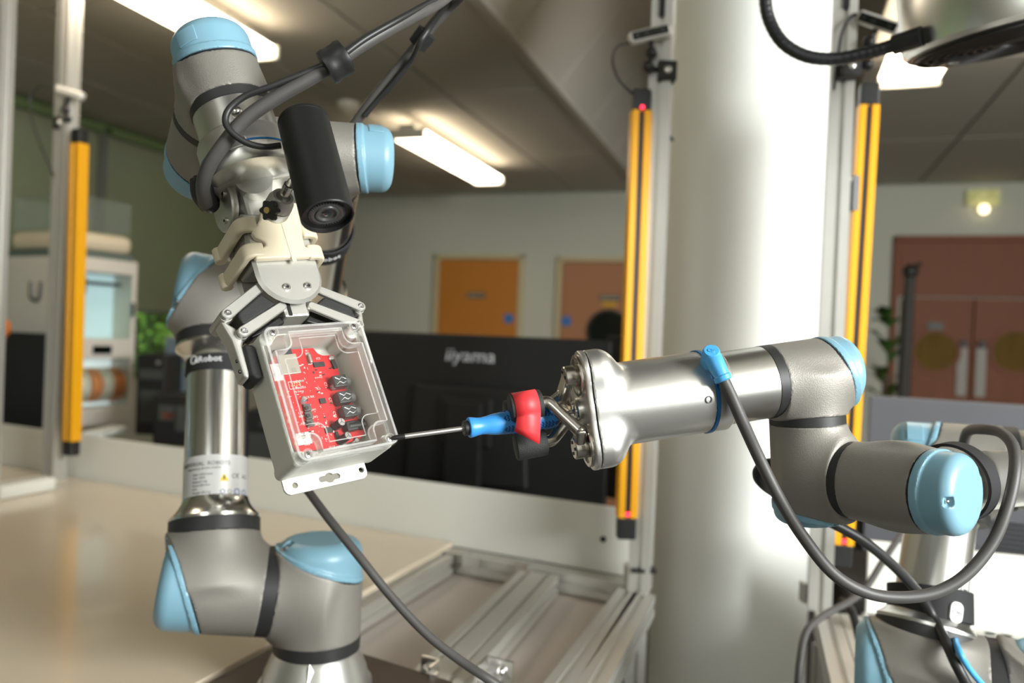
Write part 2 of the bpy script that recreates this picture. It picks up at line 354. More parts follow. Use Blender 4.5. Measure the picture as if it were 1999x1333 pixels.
M_BARK = mat('bark', lin(84, 70, 52), 0.9, 0, noise=0.3, nscale=20)
trees = [(-6.4, 3.7, 1.5, 'broad leafy shrub outside, behind the left edge of the blinds'), (-7.6, 5.4, 2.1, 'tall green tree outside, behind the white printer'),
         (-6.2, 6.6, 1.45, 'bright green bush seen through the gap below the blinds'), (-7.9, 8.4, 2.2, 'far green tree outside beyond the last window')]
for (e, d, h, lb) in trees:
    t = thing('garden_tree', RC(e, d, -.05), lb, 'tree', 'garden trees outside the windows')
    MB().cyl(RC(e, d, -.05), RC(e, d, h), .09, .05, 10).build('trunk', M_BARK, t)
    v, f = leaf_cloud(RC(e, d, h), (1.12, 1.12, 1.3), 2600, .11, rs)
    mb = MB(); mb.v = [tuple(x) for x in v]; mb.f = f; tag(mb.build('foliage', M_LEAF, t, smooth=False), kind='stuff')
# ---- ceiling: flat tiled field, sloping bulkhead, raised strip, flat tiled field on the right
E1 = -1.05; BETA = math.radians(52); E2 = -.50; Z2 = CEIL+(E2-E1)*math.tan(BETA); E3, E4 = -.1, .3
m_ = MB(); rbox(m_, EL-.1, E1-.02, DF, DB, CEIL+.03, CEIL+.06); rbox(m_, E4+.02, ERT+.1, DF, DB, CEIL+.03, CEIL+.06)
rbox(m_, E2-.05, E3+.05, DF, DB, Z2+.02, Z2+.05)
for (ea, za, eb, zb) in ((E1-.02, CEIL+.03, E2, Z2+.03), (E3, Z2+.03, E4+.02, CEIL+.03)):
    vs = [RC(ea, DF, za), RC(eb, DF, zb), RC(eb, DB, zb), RC(ea, DB, za)]; vs += [p+ZH*.03 for p in vs]
    m_.add(vs, [(0, 1, 2, 3), (7, 6, 5, 4), (0, 4, 5, 1), (1, 5, 6, 2), (2, 6, 7, 3), (3, 7, 4, 0)])
ceiling = struct(m_.build('ceiling', M_CEILB, smooth=False))
def tile_run(ea, za, eb, zb, n, d0, d1, dl, off=0.0):
    X = unit(RC(eb, 0, zb)-RC(ea, 0, za)); L = np.linalg.norm(RC(eb, 0, zb)-RC(ea, 0, za))/n; N = unit(np.cross(DH, X)); N = N if N[2] > 0 else -N
    tm = None; k = 0
    nd = int(round((d1-d0)/dl))
    for i in range(n):
        for j in range(nd):
            c = RC(ea, d0+dl*(j+.5), za)+X*L*(i+.5)+N*.012
            if tm is None:
                o = MB().box(c, L/2-.006, dl/2-.006, .012, (X, DH, N)).build('ceiling_tile', M_CEIL, ceiling, smooth=False, bevel=.004, bseg=1); tm = o
            else:
                o = tm.copy(); COL.objects.link(o); o.parent = ceiling; o.location = Vector(c-wloc(ceiling))
tile_run(EL+.03, CEIL, E1, CEIL, 5, DF+.05, DB-.05, 1.295)
tile_run(E1, CEIL, E2, Z2, 1, DF+.05, DB-.05, .65)
tile_run(E4, CEIL, 3.3, CEIL, 5, DF+.05, DB-.05, 1.295)
struct(rbox(MB(), E1-.035, E1+.01, DF, DB, CEIL-.012, CEIL+.02).build('trim_2', M_CEIL, smooth=False, bevel=.006))
# ---- ceiling luminaires
M_TUBE = mat('lamp_diffuser', (1, 1, 1), 0.5, 0, emit=(1.0, 0.86, 0.66), estr=9.0)
M_LAMPB = mat('lamp_body', lin(225, 220, 205), 0.5, 0)
def luminaire(e, d0, d1, label, z=CEIL-.1, w=.11):
    t = thing('ceiling_light', RC(e, (d0+d1)/2, z), label, 'ceiling light', 'suspended strip lights')
    mb = MB(); X, Y, N = EH, ZH, DH
    pr = [(-w, -.01), (-w*.75, -.035), (w*.75, -.035), (w, -.01), (w, .012), (-w, .012)]
    mb.prism(pr, RC(e, d0, z), EH, ZH, DH, 0, d1-d0).build('diffuser', M_TUBE, t, smooth=False, bevel=.008)
    rbox(MB(), e-.05, e+.05, d0-.02, d1+.02, z+.012, z+.05).build('housing', M_LAMPB, t, smooth=False, bevel=.006)
    for d in (d0+.15, d1-.15): MB().cyl(RC(e, d, z+.05), RC(e, d, CEIL+.01), .004, seg=8).build('hanger', M_SCREW, t)
    for d in (d0-.02, d1+.02): rbox(MB(), e-w*1.02, e+w*1.02, d-.008, d+.008, z-.038, z+.02).build('end_cap', M_LAMPB, t, smooth=False, bevel=.005)
    return t
luminaire(-2.03, 1.25, 2.55, 'glowing strip light cut by the top edge above the blue wrist cap')
luminaire(-1.98, 3.82, 5.05, 'glowing strip light hanging between the robot and the sloping bulkhead')
luminaire(.45, 2.15, 3.40, 'glowing strip light right of the column behind the finned lamp')
t = thing('smoke_detector', RC(-2.2, 3.6, CEIL), 'white round detector on the ceiling before the middle strip light', 'detector')
MB().lathe(RC(-2.2, 3.55, CEIL), -ZH, [(0, .06), (.02, .058), (.045, .035), (.05, .02)]).build('detector_body', M_LAMPB, t)
MB().cyl(RC(-2.2, 3.55, CEIL-.05), RC(-2.2, 3.55, CEIL-.058), .012).build('detector_lens', M_LAMPB, t)
# ---- doors in the back wall
M_DOOR1 = mat('oak_door', lin(178, 112, 36), 0.6, 0, noise=0.12, nscale=6, stretch=(6, 6, .6))
M_DOOR2 = mat('beech_door', lin(160, 110, 76), 0.6, 0, noise=0.08, nscale=6, stretch=(6, 6, .6))
M_DOOR3 = mat('dark_veneer_door', lin(116, 60, 20), 0.6, 0, noise=0.14, nscale=5, stretch=(6, 6, .6))
M_FRAME = mat('door_frame_paint', lin(188, 176, 140), 0.5, 0)
M_DARKGL = mat('dark_glass', lin(12, 18, 16), 0.08, 0)
M_SIGNB = mat('blue_sign', lin(44, 108, 178), 0.5, 0)
M_SIGND = mat('dark_sign', lin(70, 74, 66), 0.5, 0)
M_SIGNY = mat('yellow_sign', lin(196, 150, 30), 0.5, 0)
M_BRASS = mat('amber_glass', lin(104, 82, 38), 0.7, 0.0, spec=.1, noise=0.4, nscale=5, stretch=(3, 3, .3))
def wallpt(u, v, off=0.0): return WP(u, v, RC(0, DB-off, 0), DH)
def on_wall(mb, u0, v0, u1, v1, y0, y1):
    a = wallpt(u0, v0); b = wallpt(u1, v1); return rbox(mb, a@EH, b@EH, DB-y1, DB-y0, b[2], a[2])
def door(name, ul, ur, vt, m, sign_u, sign_side_u, sign_v, sv):
    a = wallpt(ul, vt); b = wallpt(ur, vt); e0, e1, zt = a@EH, b@EH, a[2]
    r = sroot(name, RC((e0+e1)/2, DB, 0))
    rbox(MB(), e0, e1, DB-.035, DB+.01, .01, zt).build('door_leaf', m, r, smooth=False, bevel=.004)
    for x0, x1, z0, z1 in ((e0-.045, e0-.005, 0, zt+.045), (e1+.005, e1+.045, 0, zt+.045), (e0-.045, e1+.045, zt+.005, zt+.045)):
        rbox(MB(), x0, x1, DB-.05, DB, z0, z1).build('door_frame', M_FRAME, r, smooth=False, bevel=.005)
    c = wallpt(sign_side_u, sign_v); MB().cyl(c-DH*.035, c-DH*.04, .042).build('round_sign', M_SIGNB, r)
    c = wallpt(sign_u, sv); MB().box(c-DH*.038, .085, .003, .022, RAX).build('name_plate', M_SIGND, r, smooth=False)
    put_text('lettering', 'LABORATORY', .022, c-DH*.0415, EH, ZH, M_WHITE, r)
    h = RC(e1-.07 if sign_side_u > sign_u else e0+.07, DB-.05, 1.0)
    MB().cyl(h, h+DH*.02, .025).cyl(h-DH*.02, h-DH*.02-EH*.12, .009).cyl(h-DH*.02, h, .009).build('door_handle', M_SCREW, r)
    return r
door('door_1', 862, 1016, 507, M_DOOR1, 933, 996, 622, 577)
d2 = door('door_2', 1101, 1262, 512, M_DOOR2, 1192, 1108, 627, 582)
c = wallpt(1192, 594); MB().box(c-DH*.038, .06, .003, .02, RAX).build('yellow_sign', M_SIGNY, d2, smooth=False)
c = wallpt(1190, 648); MB().cyl(c-DH*.03, c-DH*.042, .165, seg=40).build('porthole', M_DARKGL, d2)
mb = MB(); mb.lathe(c-DH*.03, -DH, [(0, .185), (.02, .185), (.02, .165), (0, .165)], 40, False, False).build('porthole_ring', M_RING, d2)
# double doors on the right
a = wallpt(1757, 472); zt = a[2]; e0 = a@EH; em = wallpt(1899, 600)@EH; e1 = em+(em-e0)+.05; zs = wallpt(1900, 582)[2]
r = sroot('door_3', RC(em, DB, 0))
rbox(MB(), e0, e1, DB-.03, DB+.01, zs+.006, zt).build('over_panel', M_DOOR3, r, smooth=False, bevel=.003)
for i, (x0, x1) in enumerate(((e0+.03, em-.004), (em+.004, e1-.03))):
    lf = rbox(MB(), x0, x1, DB-.04, DB+.005, .01, zs-.004).build('door_leaf', M_DOOR3, r, smooth=False, bevel=.004)
    uu = 1824 if i == 0 else 1978; c = wallpt(uu, 686)
    MB().cyl(c-DH*.035, c-DH*.046, .135, seg=40).build('porthole', M_BRASS, lf)
    MB().lathe(c-DH*.035, -DH, [(0, .16), (.018, .16), (.018, .135), (0, .135)], 40, False, False).build('porthole_ring', M_DOOR3, lf)
    hx = em-.06 if i == 0 else em+.055; zc = wallpt(1890, 720)[2]
    rbox(MB(), hx-.032, hx+.032, DB-.052, DB-.042, zc-.19, zc+.15).build('push_plate', mat('push_plate', lin(158, 154, 146), 0.6, 0.0), lf, smooth=False, bevel=.003)
    rbox(MB(), hx-.02, hx+.02, DB-.075, DB-.05, zc+.15, zc+.2).build('lock', M_RING, lf, smooth=False, bevel=.004)
c = wallpt(1823, 637); MB().box(c-DH*.05, .05, .004, .025, RAX).build('name_plate', M_SIGND, r, smooth=False)
for x0, x1, z0, z1 in ((e0-.04, e0, 0, zt+.04), (e1, e1+.04, 0, zt+.04), (e0-.04, e1+.04, zt, zt+.04)):
    rbox(MB(), x0, x1, DB-.045, DB, z0, z1).build('door_frame', M_DOOR3, r, smooth=False, bevel=.004)
# emergency lamp above the double doors
c = wallpt(1917, 388); t = thing('emergency_lamp', c-DH*.03, 'small yellow-green twin emergency lamp on the wall above the dark double doors', 'lamp')
M_EML = mat('lamp_lens_warm', (1, .95, .8), .4, 0, emit=(1.0, .85, .55), estr=2.5); M_EMB = mat('emergency_body', lin(190, 185, 120), .5, 0, emit=(.55, .55, .25), estr=.25)
MB().box(c-DH*.03, .1, .03, .055, RAX).build('lamp_box', M_EMB, t, smooth=False, bevel=.01)
for s in (-1, 1): MB().sphere(c-DH*.07+EH*.05*s+ZH*.005, .034, 16, 8, (1, .5, 1)).build('lens', M_EMB, t)
MB().sphere(c-DH*.07-ZH*.085, .034).build('lamp_globe', M_EML, t)
# ---- round white column between the two cells
M_COLU = mat('column_paint', lin(236, 237, 232), 0.8, 0, noise=0.012, nscale=3, bump=0.03, bscale=150, spec=.25)
ca = math.radians(16.4); CC = np.array([2.1*math.sin(ca), 2.1*math.cos(ca), 0])
colm = MB().lathe(CC, ZH, [(0, .2), (.1, .198), (1.7, .198), (3.4, .198)], 96).build('column', M_COLU); struct(colm); colm['label'] = 'round white painted column between the two robot cells'
# ================================================================== TABLES, FRAMES, BACKGROUND
TZ = 0.85
def vz(p, z): return np.array([p[0], p[1], z])
def profile_poly(w, h, s=.005, dp=.007):
    """T-slot section w x h, slots every 45 mm"""
    nx = max(1, int(round(w/.045))); nz = max(1, int(round(h/.045))); P = []
    def side(a, b, n, inx, iny):
        a = np.array(a); b = np.array(b); d = (b-a)/np.linalg.norm(b-a); L = np.linalg.norm(b-a); i = np.array([inx, iny]); out = [a]
        for k in range(n):
            c = a+d*L*(k+.5)/n; out += [c-d*s, c-d*s+i*dp, c+d*s+i*dp, c+d*s]
        return out
    c = [(-w/2, -h/2), (w/2, -h/2), (w/2, h/2), (-w/2, h/2)]
    P = side(c[0], c[1], nx, 0, 1)+side(c[1], c[2], nz, -1, 0)+side(c[2], c[3], nx, 0, -1)+side(c[3], c[0], nz, 1, 0)
    return [tuple(p) for p in P]
def profile(mb, p0, p1, w=.045, h=.045, up=ZH):
    p0 = np.array(p0, float); p1 = np.array(p1, float); d = unit(p1-p0); X = unit(np.cross(d, up)); Y = np.cross(X, d)
    return mb.prism(profile_poly(w, h), p0, X, Y, d, 0, np.linalg.norm(p1-p0))
M_CREAM = mat('cream_sheet', lin(214, 200, 178), 0.22, 0, noise=0.02, nscale=3, coat=0.3)
M_PLATE = mat('brown_plate', lin(72, 60, 50), 0.5, 0.3, noise=0.15, nscale=30)
M_PINK = mat('infill_panel', lin(190, 180, 172), 0.35, 0, noise=0.02, nscale=4)
# --- left table
pL = WZ(-260, 866, TZ); pM = WZ(700, 1035, TZ); pR = WZ(1250, 1130, TZ)
pdir = unit(pR-WZ(160, 940, TZ)); pR = WZ(160, 940, TZ)+pdir*np.linalg.norm(pR-WZ(160, 940, TZ)); pL = pR-pdir*2.9
pn = unit(np.cross(pdir, ZH)); pn = pn if pn[1] > 0 else -pn
bdir = unit(WZ(400, 1333, TZ)-WZ(890, 1060, TZ))
tl = thing('work_table', vz(pM, 0), 'aluminium profile table frame under the left robot with open pinkish bays', 'table frame')
def bar(u0, v0, u1, v1, w, nm='profile_bar', z=TZ, ext=0, h=.045, par=tl):
    a = WZ(u0, v0, z)-ZH*h/2; b = WZ(u1, v1, z)-ZH*h/2; d = unit(b-a); return profile(MB(), a, b+d*ext, w, h).build(nm, M_PROF, par, smooth=False)
bar(868, 1082, 420, 1333, .045, ext=.5)                        # beside the sheet
bar(1052, 1118, 832, 1343, .09, ext=.45)                       # middle double bar
bar(1228, 1150, 1085, 1343, .045, ext=.4); bar(1258, 1158, 1150, 1343, .045, ext=.4)
a = pR+pdir*.0-pn*.03-ZH*.0225; profile(MB(), a-pdir*1.0, a+pdir*.02, .045, .045).build('profile_bar', M_PROF, tl, smooth=False)
mb = MB(); q = [WZ(800, 1080, TZ-.05), WZ(1275, 1160, TZ-.05), WZ(1275, 1160, TZ-.05)+bdir*1.15, WZ(800, 1080, TZ-.05)+bdir*1.15]
mb.add([*q, *[p-ZH*.012 for p in q]], [(0, 1, 2, 3)[::-1], (4, 5, 6, 7), (0, 1, 5, 4), (1, 2, 6, 5), (2, 3, 7, 6), (3, 0, 4, 7)]).build('infill_panel', M_PINK, tl, smooth=False)
for p in (pR-pn*.03, pR-pdir*2.4-pn*.03, pR+bdir*1.35, pR-pdir*2.4+bdir*1.2):
    profile(MB(), vz(p, 0.0), vz(p, TZ-.06), .045, .045, up=np.array([0, 1., 0])).build('table_leg', M_PROF, tl, smooth=False)
def bracket(p, X, Y, par, s=.035):
    m_ = MB(); m_.prism([(0, 0), (s, 0), (0, s)], p, X, Y, ZH, 0, .004); m_.box(p+X*s/2+ZH*.014, s/2, .002, .016, (X, Y, ZH)); m_.box(p+Y*s/2+ZH*.014, .002, s/2, .016, (X, Y, ZH))
    b = m_.build('corner_bracket', M_SCREW, par, smooth=False)
    for q in (p+X*s*.6+ZH*.014+Y*.006, p+Y*s*.6+ZH*.014+X*.006): MB().sphere(q, .007, 10, 6).build('bolt', M_SCREW, b)
bracket(WZ(905, 1107, TZ-.02), -bdir, pdir, tl, .04); bracket(WZ(1028, 1125, TZ-.02), -bdir, -pdir, tl, .03); bracket(WZ(950, 1318, TZ), bdir, pdir, tl, .045); bracket(WZ(855, 1325, TZ), bdir, -pdir, tl, .03)
# cream sheet on the left half
c0 = WZ(884, 1058, TZ+.012); c1 = pL+(c0-pR)*0+pn*-.005; c1 = vz(c1, TZ+.012); c2 = c1+bdir*2.3; c3 = c0+bdir*1.05
mb = MB(); q = [c0, c1, c2, c3]; mb.add([*q, *[p-ZH*.012 for p in q]], [(0, 1, 2, 3), (4, 5, 6, 7)[::-1], (0, 4, 5, 1), (1, 5, 6, 2), (2, 6, 7, 3), (3, 7, 4, 0)])
tag(mb.build('table_sheet', M_CREAM, smooth=False, bevel=.002), 'large glossy cream sheet covering the left half of the table', 'table top')
# dark plate under the left robot
q = [WZ(585, 1236, TZ+.016), WZ(885, 1330, TZ+.016)]; q += [q[1]+bdir*.45, q[0]+bdir*.45]
mb = MB(); mb.add([*q, *[p-ZH*.014 for p in q]], [(0, 1, 2, 3)[::-1], (4, 5, 6, 7), (0, 1, 5, 4), (1, 2, 6, 5), (2, 3, 7, 6), (3, 0, 4, 7)])
bp = mb.build('base_plate', M_PLATE, smooth=False, bevel=.002); tag(bp, 'dark brown steel mounting plate under the left robot base', 'plate')
for p in ((845, 1322), (700, 1290)):
    b = WZ(p[0], p[1], TZ+.016); MB().cyl(b, b+ZH*.007, .008, seg=6).build('bolt', M_SCREW, bp, smooth=False)
# white panel along the back of the left table
mb = MB().box((pL+pR)/2+ZH*.075+pn*.006, np.linalg.norm(pR-pL)/2, .006, .075, (pdir, pn, ZH))
tag(mb.build('back_panel', M_WHITE, smooth=False, bevel=.002), 'long low white panel along the rear edge of the left table', 'panel')
s_ = WP(1178, 1052, pR, pn); MB().cyl(s_-pn*.001, s_-pn*.004, .007, seg=12).build('screw', M_SLOT, bpy.data.objects['back_panel'])
# white side panel at the far left
a = WZ(95, 962, TZ); b = a+bdir*1.4
sp = MB().box((a+b)/2+ZH*.0325, np.linalg.norm(b-a)/2, .035, .02, (bdir, unit(np.cross(bdir, ZH)), ZH)).build('edge_rail', M_WHITE, smooth=False, bevel=.01); tag(sp, 'low white rounded rail at the left edge of the cream sheet', 'rail')

# --- posts with light curtains and depth cameras
M_LED = mat('red_led', (1, .02, .04), .4, 0, emit=(1, .03, .08), estr=3)
M_CAMS = mat('camera_silver', lin(205, 202, 195), .4, .4)
def post(base, top, w, label, insert=None, up=None):
    t = thing('profile_post', base, label, 'post', 'aluminium profile posts')
    profile(MB(), base, top, w, w, up=np.array(up if up is not None else DH)).build('profile_bar', M_PROF, t, smooth=False)
    d = unit(top-base); X = unit(np.cross(d, up if up is not None else DH)); N = np.cross(d, X)
    if insert is not None:
        side, z0, z1 = insert; o = base+d*((z0-base[2])/d[2])
        MB().box((o+d*(z1-z0)/2)+side*(w/2+.0008), .006, .0035, (z1-z0)/2, (unit(np.cross(d, side)), side, d)).build('slot_cover', M_BLK, t, smooth=False)
    MB().box(base+d*.03+X*(w/2+.008), .004, .012, .02).build('corner_joint', M_PROF, t, smooth=False)
    return t
def curtain(pt, pb, w, face, label, led=None):
    """yellow safety light curtain from top point pt to bottom pb facing 'face'"""
    t = thing('light_curtain', pb, label, 'light curtain', 'yellow safety light curtains')
    d = unit(pt-pb); F = unit(np.array(face)-d*(np.array(face)@d)); X = unit(np.cross(d, F)); L = np.linalg.norm(pt-pb); dp = w*.75
    poly = [(-w/2, -dp), (w/2, -dp), (w/2, -.002), (w/2-.002, 0), (w*.15, 0), (w*.11, -w*.12), (-w*.11, -w*.12), (-w*.15, 0), (-w/2+.002, 0), (-w/2, -.002)]
    cap = .045
    MB().prism(poly, pb+d*cap, X, F, d, 0, L-2*cap).build('housing', M_YEL, t, smooth=False)
    MB().box(pb+d*L/2-F*(w*.115), w*.1, .0012, L/2-cap-.002, (X, F, d)).build('window_strip', M_BLK, t, smooth=False)
    for o in (pb, pt-d*cap): MB().box(o+d*cap/2-F*dp/2, w*.46, dp/2*.94, cap/2, (X, F, d)).build('end_cap', M_BLK, t, smooth=False, bevel=.003)
    if led: MB().sphere((pb+d*(cap+.008) if led == 'b' else pt-d*(cap+.008))-F*.001, .0045).build('indicator', M_LED, t)
    return t
def depth_cam(c, X, F, label, knobs, arm_to, cab):
    """stereo camera bar centre c, long axis X, facing F, on a ball arm clamped at arm_to"""
    t = thing('depth_camera', c, label, 'camera', 'stereo depth cameras on the posts')
    X = unit(X); F = unit(np.array(F)-X*(np.array(F)@X)); U = np.cross(X, F); U = U if U[2] > 0 else -U
    MB().box(c, .045, .0125, .0125, (X, F, U)).build('camera_body', M_CAMS, t, bevel=.008, bseg=4, smooth=False)
    MB().box(c+F*.0125, .038, .0012, .008, (X, F, U)).build('front_window', M_DARKGL, t, bevel=.003, smooth=False)
    for s in (-.028, -.008, .025): MB().cyl(c+F*.0133+X*s, c+F*.0142+X*s, .0045, seg=14).build('lens', M_BLK, t)
    p = [c-U*.0125]+knobs+[arm_to]
    MB().tube(p, .0055, 10).build('ball_arm', M_BLK, t)
    for k in knobs: MB().sphere(k, .0125, 14, 9).build('ball_joint', M_BLK, t)
    MB().box(arm_to, .02, .02, .02).build('clamp', M_BLK, t, smooth=False, bevel=.003)
    MB().sphere(arm_to-np.array([0, .021, 0]), .009, 12, 8, (1, .5, 1)).build('bolt', M_SCREW, t)
    if cab is not None: cable('camera_lead', cab, .0028, M_CAB2, None, t)
    return t
# middle post, left of the column
b = WZ(1249, 1150, TZ); dpt = (b-np.array([0, 0, CAMZ]))@_f
bt = W(1305, -10, dpt); bt = b+ZH*(bt[2]-b[2]+.5)
post(b, bt, .045, 'aluminium profile post just left of the white column', (-DH, W(1300, 45, dpt)[2], W(1300, -40, dpt)[2]))
MB_ = MB().box(W(1253, 1108, dpt), .026, .026, .004).build('zip_tie', M_BLK, smooth=False); tag(MB_, 'black zip tie around the foot of the post by the column', 'zip tie')
curtain(W(1255, 172, dpt-.04), W(1224, 1054, dpt-.04), .041, (.05, -1, 0), 'yellow light curtain hanging left of the white column', 'b')
tcl = bpy.data.objects['light_curtain']
MB().sphere(W(1254, 209, dpt-.042), .0045).build('indicator', M_LED, tcl)
for v in (350, 410): pp = W(1274, v, dpt); MB().box(pp, .012, .012, .025).build('mount_clip', M_BLK, tcl, smooth=False)
depth_cam(W(1268, 68, dpt-.05), W(1300, 60, dpt-.05)-W(1235, 75, dpt-.05), (-.35, -.9, -.1), 'silver stereo camera clamped to the post left of the column',
          [W(1271, 103, dpt-.04), W(1265, 130, dpt-.04)], W(1300, 142, dpt-.025), [W(1232, 82, dpt-.05), W(1205, 92, dpt-.05), W(1196, 120, dpt-.05), W(1210, 158, dpt-.05), W(1245, 192, dpt-.02)])
cable('sensor_lead', [W(1272, 210, dpt), W(1282, 222, dpt), W(1292, 245, dpt), W(1314, 275, dpt)], .0035, M_CAB2, 'short black lead curving from the middle light curtain to the column')
cable('sensor_lead', [W(1236, 1050, dpt-.01), W(1241, 1062, dpt), W(1250, 1072, dpt+.02)], .004, M_CAB2, 'stub of black lead below the middle light curtain')
# right post
dr = 1.55; bt = W(1650, 0, dr); b = vz(W(1608, 900, dr), TZ); b = vz(bt, TZ)
post(b, vz(bt, bt[2]+.4), .045, 'aluminium profile post just right of the white column', (unit(np.array([-.3, -1, 0])), W(1650, 26, dr)[2], W(1650, -60, dr)[2]), up=unit(np.array([.3, 1, 0])))
curtain(W(1701, 160, dr), W(1645, 1108, dr), .039, (-.2, -1, 0), 'yellow light curtain right of the white column', 'b')
tcr = [o for o in bpy.data.objects if o.name.startswith('light_curtain')][-1]
for v in (350, 405): pp = W(1667, v, dr+.01); MB().sphere(pp, .007).build('mount_bolt', M_SCREW, tcr)
MB().box(W(1667, 378, dr+.01), .006, .01, .035).build('mount_clip', M_BLK, tcr, smooth=False)
depth_cam(W(1716, 45, dr-.05), W(1750, 56, dr-.05)-W(1690, 36, dr-.02), (-.25, -.9, -.35), 'silver stereo camera beside the finned lamp on the right post',
          [W(1697, 82, dr-.04), W(1692, 126, dr-.04)], W(1655, 135, dr-.03), [W(1685, 35, dr-.03), W(1664, 30, dr-.03), W(1645, 60, dr-.03), W(1636, 110, dr-.03), W(1628, 175, dr-.03)])
# left post
dl = 2.42; bt = W(138, 0, dl); b = vz(bt, TZ)
post(b, vz(bt, bt[2]+.5), .05, 'aluminium profile post behind the left yellow light curtain', (unit(np.array([-.75, -.7, 0])), W(120, 165, dl)[2], W(120, -60, dl)[2]), up=unit(np.array([.35, 1, 0])))
curtain(W(146, 250, dl-.06), W(129, 890, dl-.06), .044, (-.45, -1, 0), 'thick yellow light curtain at the left in front of the white printer')
depth_cam(W(137, 182, dl-.05), W(165, 190, dl-.05)-W(105, 172, dl-.05), (.2, 1, -.1), 'silver stereo camera on the left post above the yellow bar',
          [W(128, 215, dl-.04), W(132, 232, dl-.04)], W(122, 243, dl), [W(103, 170, dl-.05), W(75, 170, dl-.05), W(58, 195, dl-.05), W(66, 245, dl-.05), W(88, 305, dl-.05), W(105, 345, dl-.02)])
b = vz(W(-2, 300, 2.0), TZ); post(b, b+ZH*1.6, .04, 'pale profile post cut by the left edge of the view')

# --- right table
tr = thing('work_table', vz(WZ(1700, 1300, TZ), 0), 'aluminium profile table frame below the right robot beside the column', 'table frame')
rdir = unit(WZ(1645, 1400, TZ)-WZ(1598, 1200, TZ))
qL = WZ(1585, 1190, TZ); qR = WZ(2150, 1262, TZ); qd = unit(qR-qL); qn = unit(np.cross(qd, ZH)); qn = qn if qn[1] > 0 else -qn
for o_, w_ in ((.028, .045), (.075, .045), (.12, .045)):
    a = qL+qd*o_-ZH*.0225; profile(MB(), a, a+rdir*.75, w_, .045).build('profile_bar', M_PROF, tr, smooth=False)
for o_ in (.33, .45):
    a = qL+qd*o_-ZH*.0225; profile(MB(), a, a+rdir*.75, .045, .045).build('profile_bar', M_PROF, tr, smooth=False)
for k in (0, .62):
    a = qL+qd*.14-ZH*.0225+rdir*(.02+k); profile(MB(), a, a+qd*.7, .045, .045).build('profile_bar', M_PROF, tr, smooth=False)
q = [qL+qd*.05, qR+qd*.1, qR+qd*.1+rdir*.75, qL+qd*.05+rdir*.75]; q = [p-ZH*.05 for p in q]
MB().add([*q, *[p-ZH*.01 for p in q]], [(0, 1, 2, 3)[::-1], (4, 5, 6, 7), (0, 1, 5, 4), (1, 2, 6, 5), (2, 3, 7, 6), (3, 0, 4, 7)]).build('infill_panel', M_WHITE, tr, smooth=False)
for p in (qL+qd*.03+rdir*.03, qL+qd*.03+rdir*.7, qR+rdir*.03, qR+rdir*.7): profile(MB(), vz(p, 0), vz(p, TZ-.06), .045, .045, up=np.array([0, 1., 0])).build('table_leg', M_PROF, tr, smooth=False)
bracket(WZ(1683, 1225, TZ), rdir, qd, tr, .04)
MB().box((qL+qR)/2+ZH*.075+qn*.008+qd*.1, np.linalg.norm(qR-qL)/2, .006, .075, (qd, qn, ZH)).build('back_panel', M_WHITE, smooth=False, bevel=.002)
tag(bpy.data.objects['back_panel.001'], 'low white panel along the rear of the right table below the grey monitor', 'panel')

# --- monitors and bench behind
M_BENCH = mat('bench_dark', lin(44, 42, 40), .6, 0, noise=.1, nscale=10)
M_MON = mat('monitor_black', lin(21, 21, 21), .5, 0, bump=.1, bscale=600, noise=.1, nscale=30)
M_MONT = mat('monitor_logo', lin(190, 192, 196), .4, .0)
M_GMON = mat('monitor_grey', lin(84, 84, 89), .55, 0, bump=.08, bscale=500, noise=.06, nscale=8)
def monitor_back(tlp, trp, h, label, body, logo=None, bump=True, vents=False, logo_uv=None, group='monitors standing around the cells'):
    X = unit(vz(trp, 0)-vz(tlp, 0)); w_ = np.linalg.norm(vz(trp, 0)-vz(tlp, 0)); N = unit(np.cross(X, ZH)); N = N if N[1] < 0 else -N
    c = (tlp+trp)/2; c = vz(c, (tlp[2]+trp[2])/2-h/2); t = thing('monitor', vz(c, .75), label, 'monitor', group)
    ax = (X, N, ZH)
    MB().box(c, w_/2, .011, h/2, ax).build('back_shell', body, t, smooth=False, bevel=.006)
    MB().box(c-N*.013, w_/2*.985, .002, h/2*.97, ax).build('screen', M_DARKGL, t, smooth=False)
    if bump:
        MB().prism([(-.19, -.16), (.19, -.16), (.17, .12), (-.17, .12)], c+N*.011-ZH*.02, X, ZH, N, 0, .03).build('rear_hump', body, t, smooth=False, bevel=.008)
        MB().box(c+N*.055-ZH*.11, .055, .016, .17, ax).build('stand_column', body, t, smooth=False, bevel=.006)
        MB().box(c+N*.045-ZH*.0, .08, .012, .07, ax).build('stand_mount', body, t, smooth=False, bevel=.005)
    zb = c[2]-h/2
    MB().box(vz(c, .766)+N*.05, .13, .1, .01, ax).build('stand_base', body, t, smooth=False, bevel=.004)
    MB().box(vz(c, (zb+.05+.77)/2)+N*.03, .04, .015, (zb+.05-.77)/2, ax).build('stand_neck', body, t, smooth=False, bevel=.004)
    if logo:
        p = WP(logo_uv[0], logo_uv[1], c+N*.0125, N); put_text('logo', logo, .055, p, X, ZH, M_MONT, t, extrude=.0008, sx=1.15, shear=.15)
    if vents:
        for k in range(7): MB().box(c+N*.012+X*w_*.28-ZH*(h*.22+k*.012), w_*.17, .003, .003, ax).build('vent_slat', M_BLK, t, smooth=False)
    return t
monitor_back(W(690, 642, 2.38), W(1196, 667, 2.12), .50, 'large black monitor seen from behind with a pale maker name, behind the screwdriver', M_MON, 'iiyama', True, False, (918, 695))
m2 = monitor_back(W(1186, 655, 2.62), W(1330, 660, 2.5), .55, 'second black monitor edge showing behind the middle light curtain', mat('monitor_black2', lin(34, 34, 34), .5, 0, noise=.1, nscale=30), None, False)
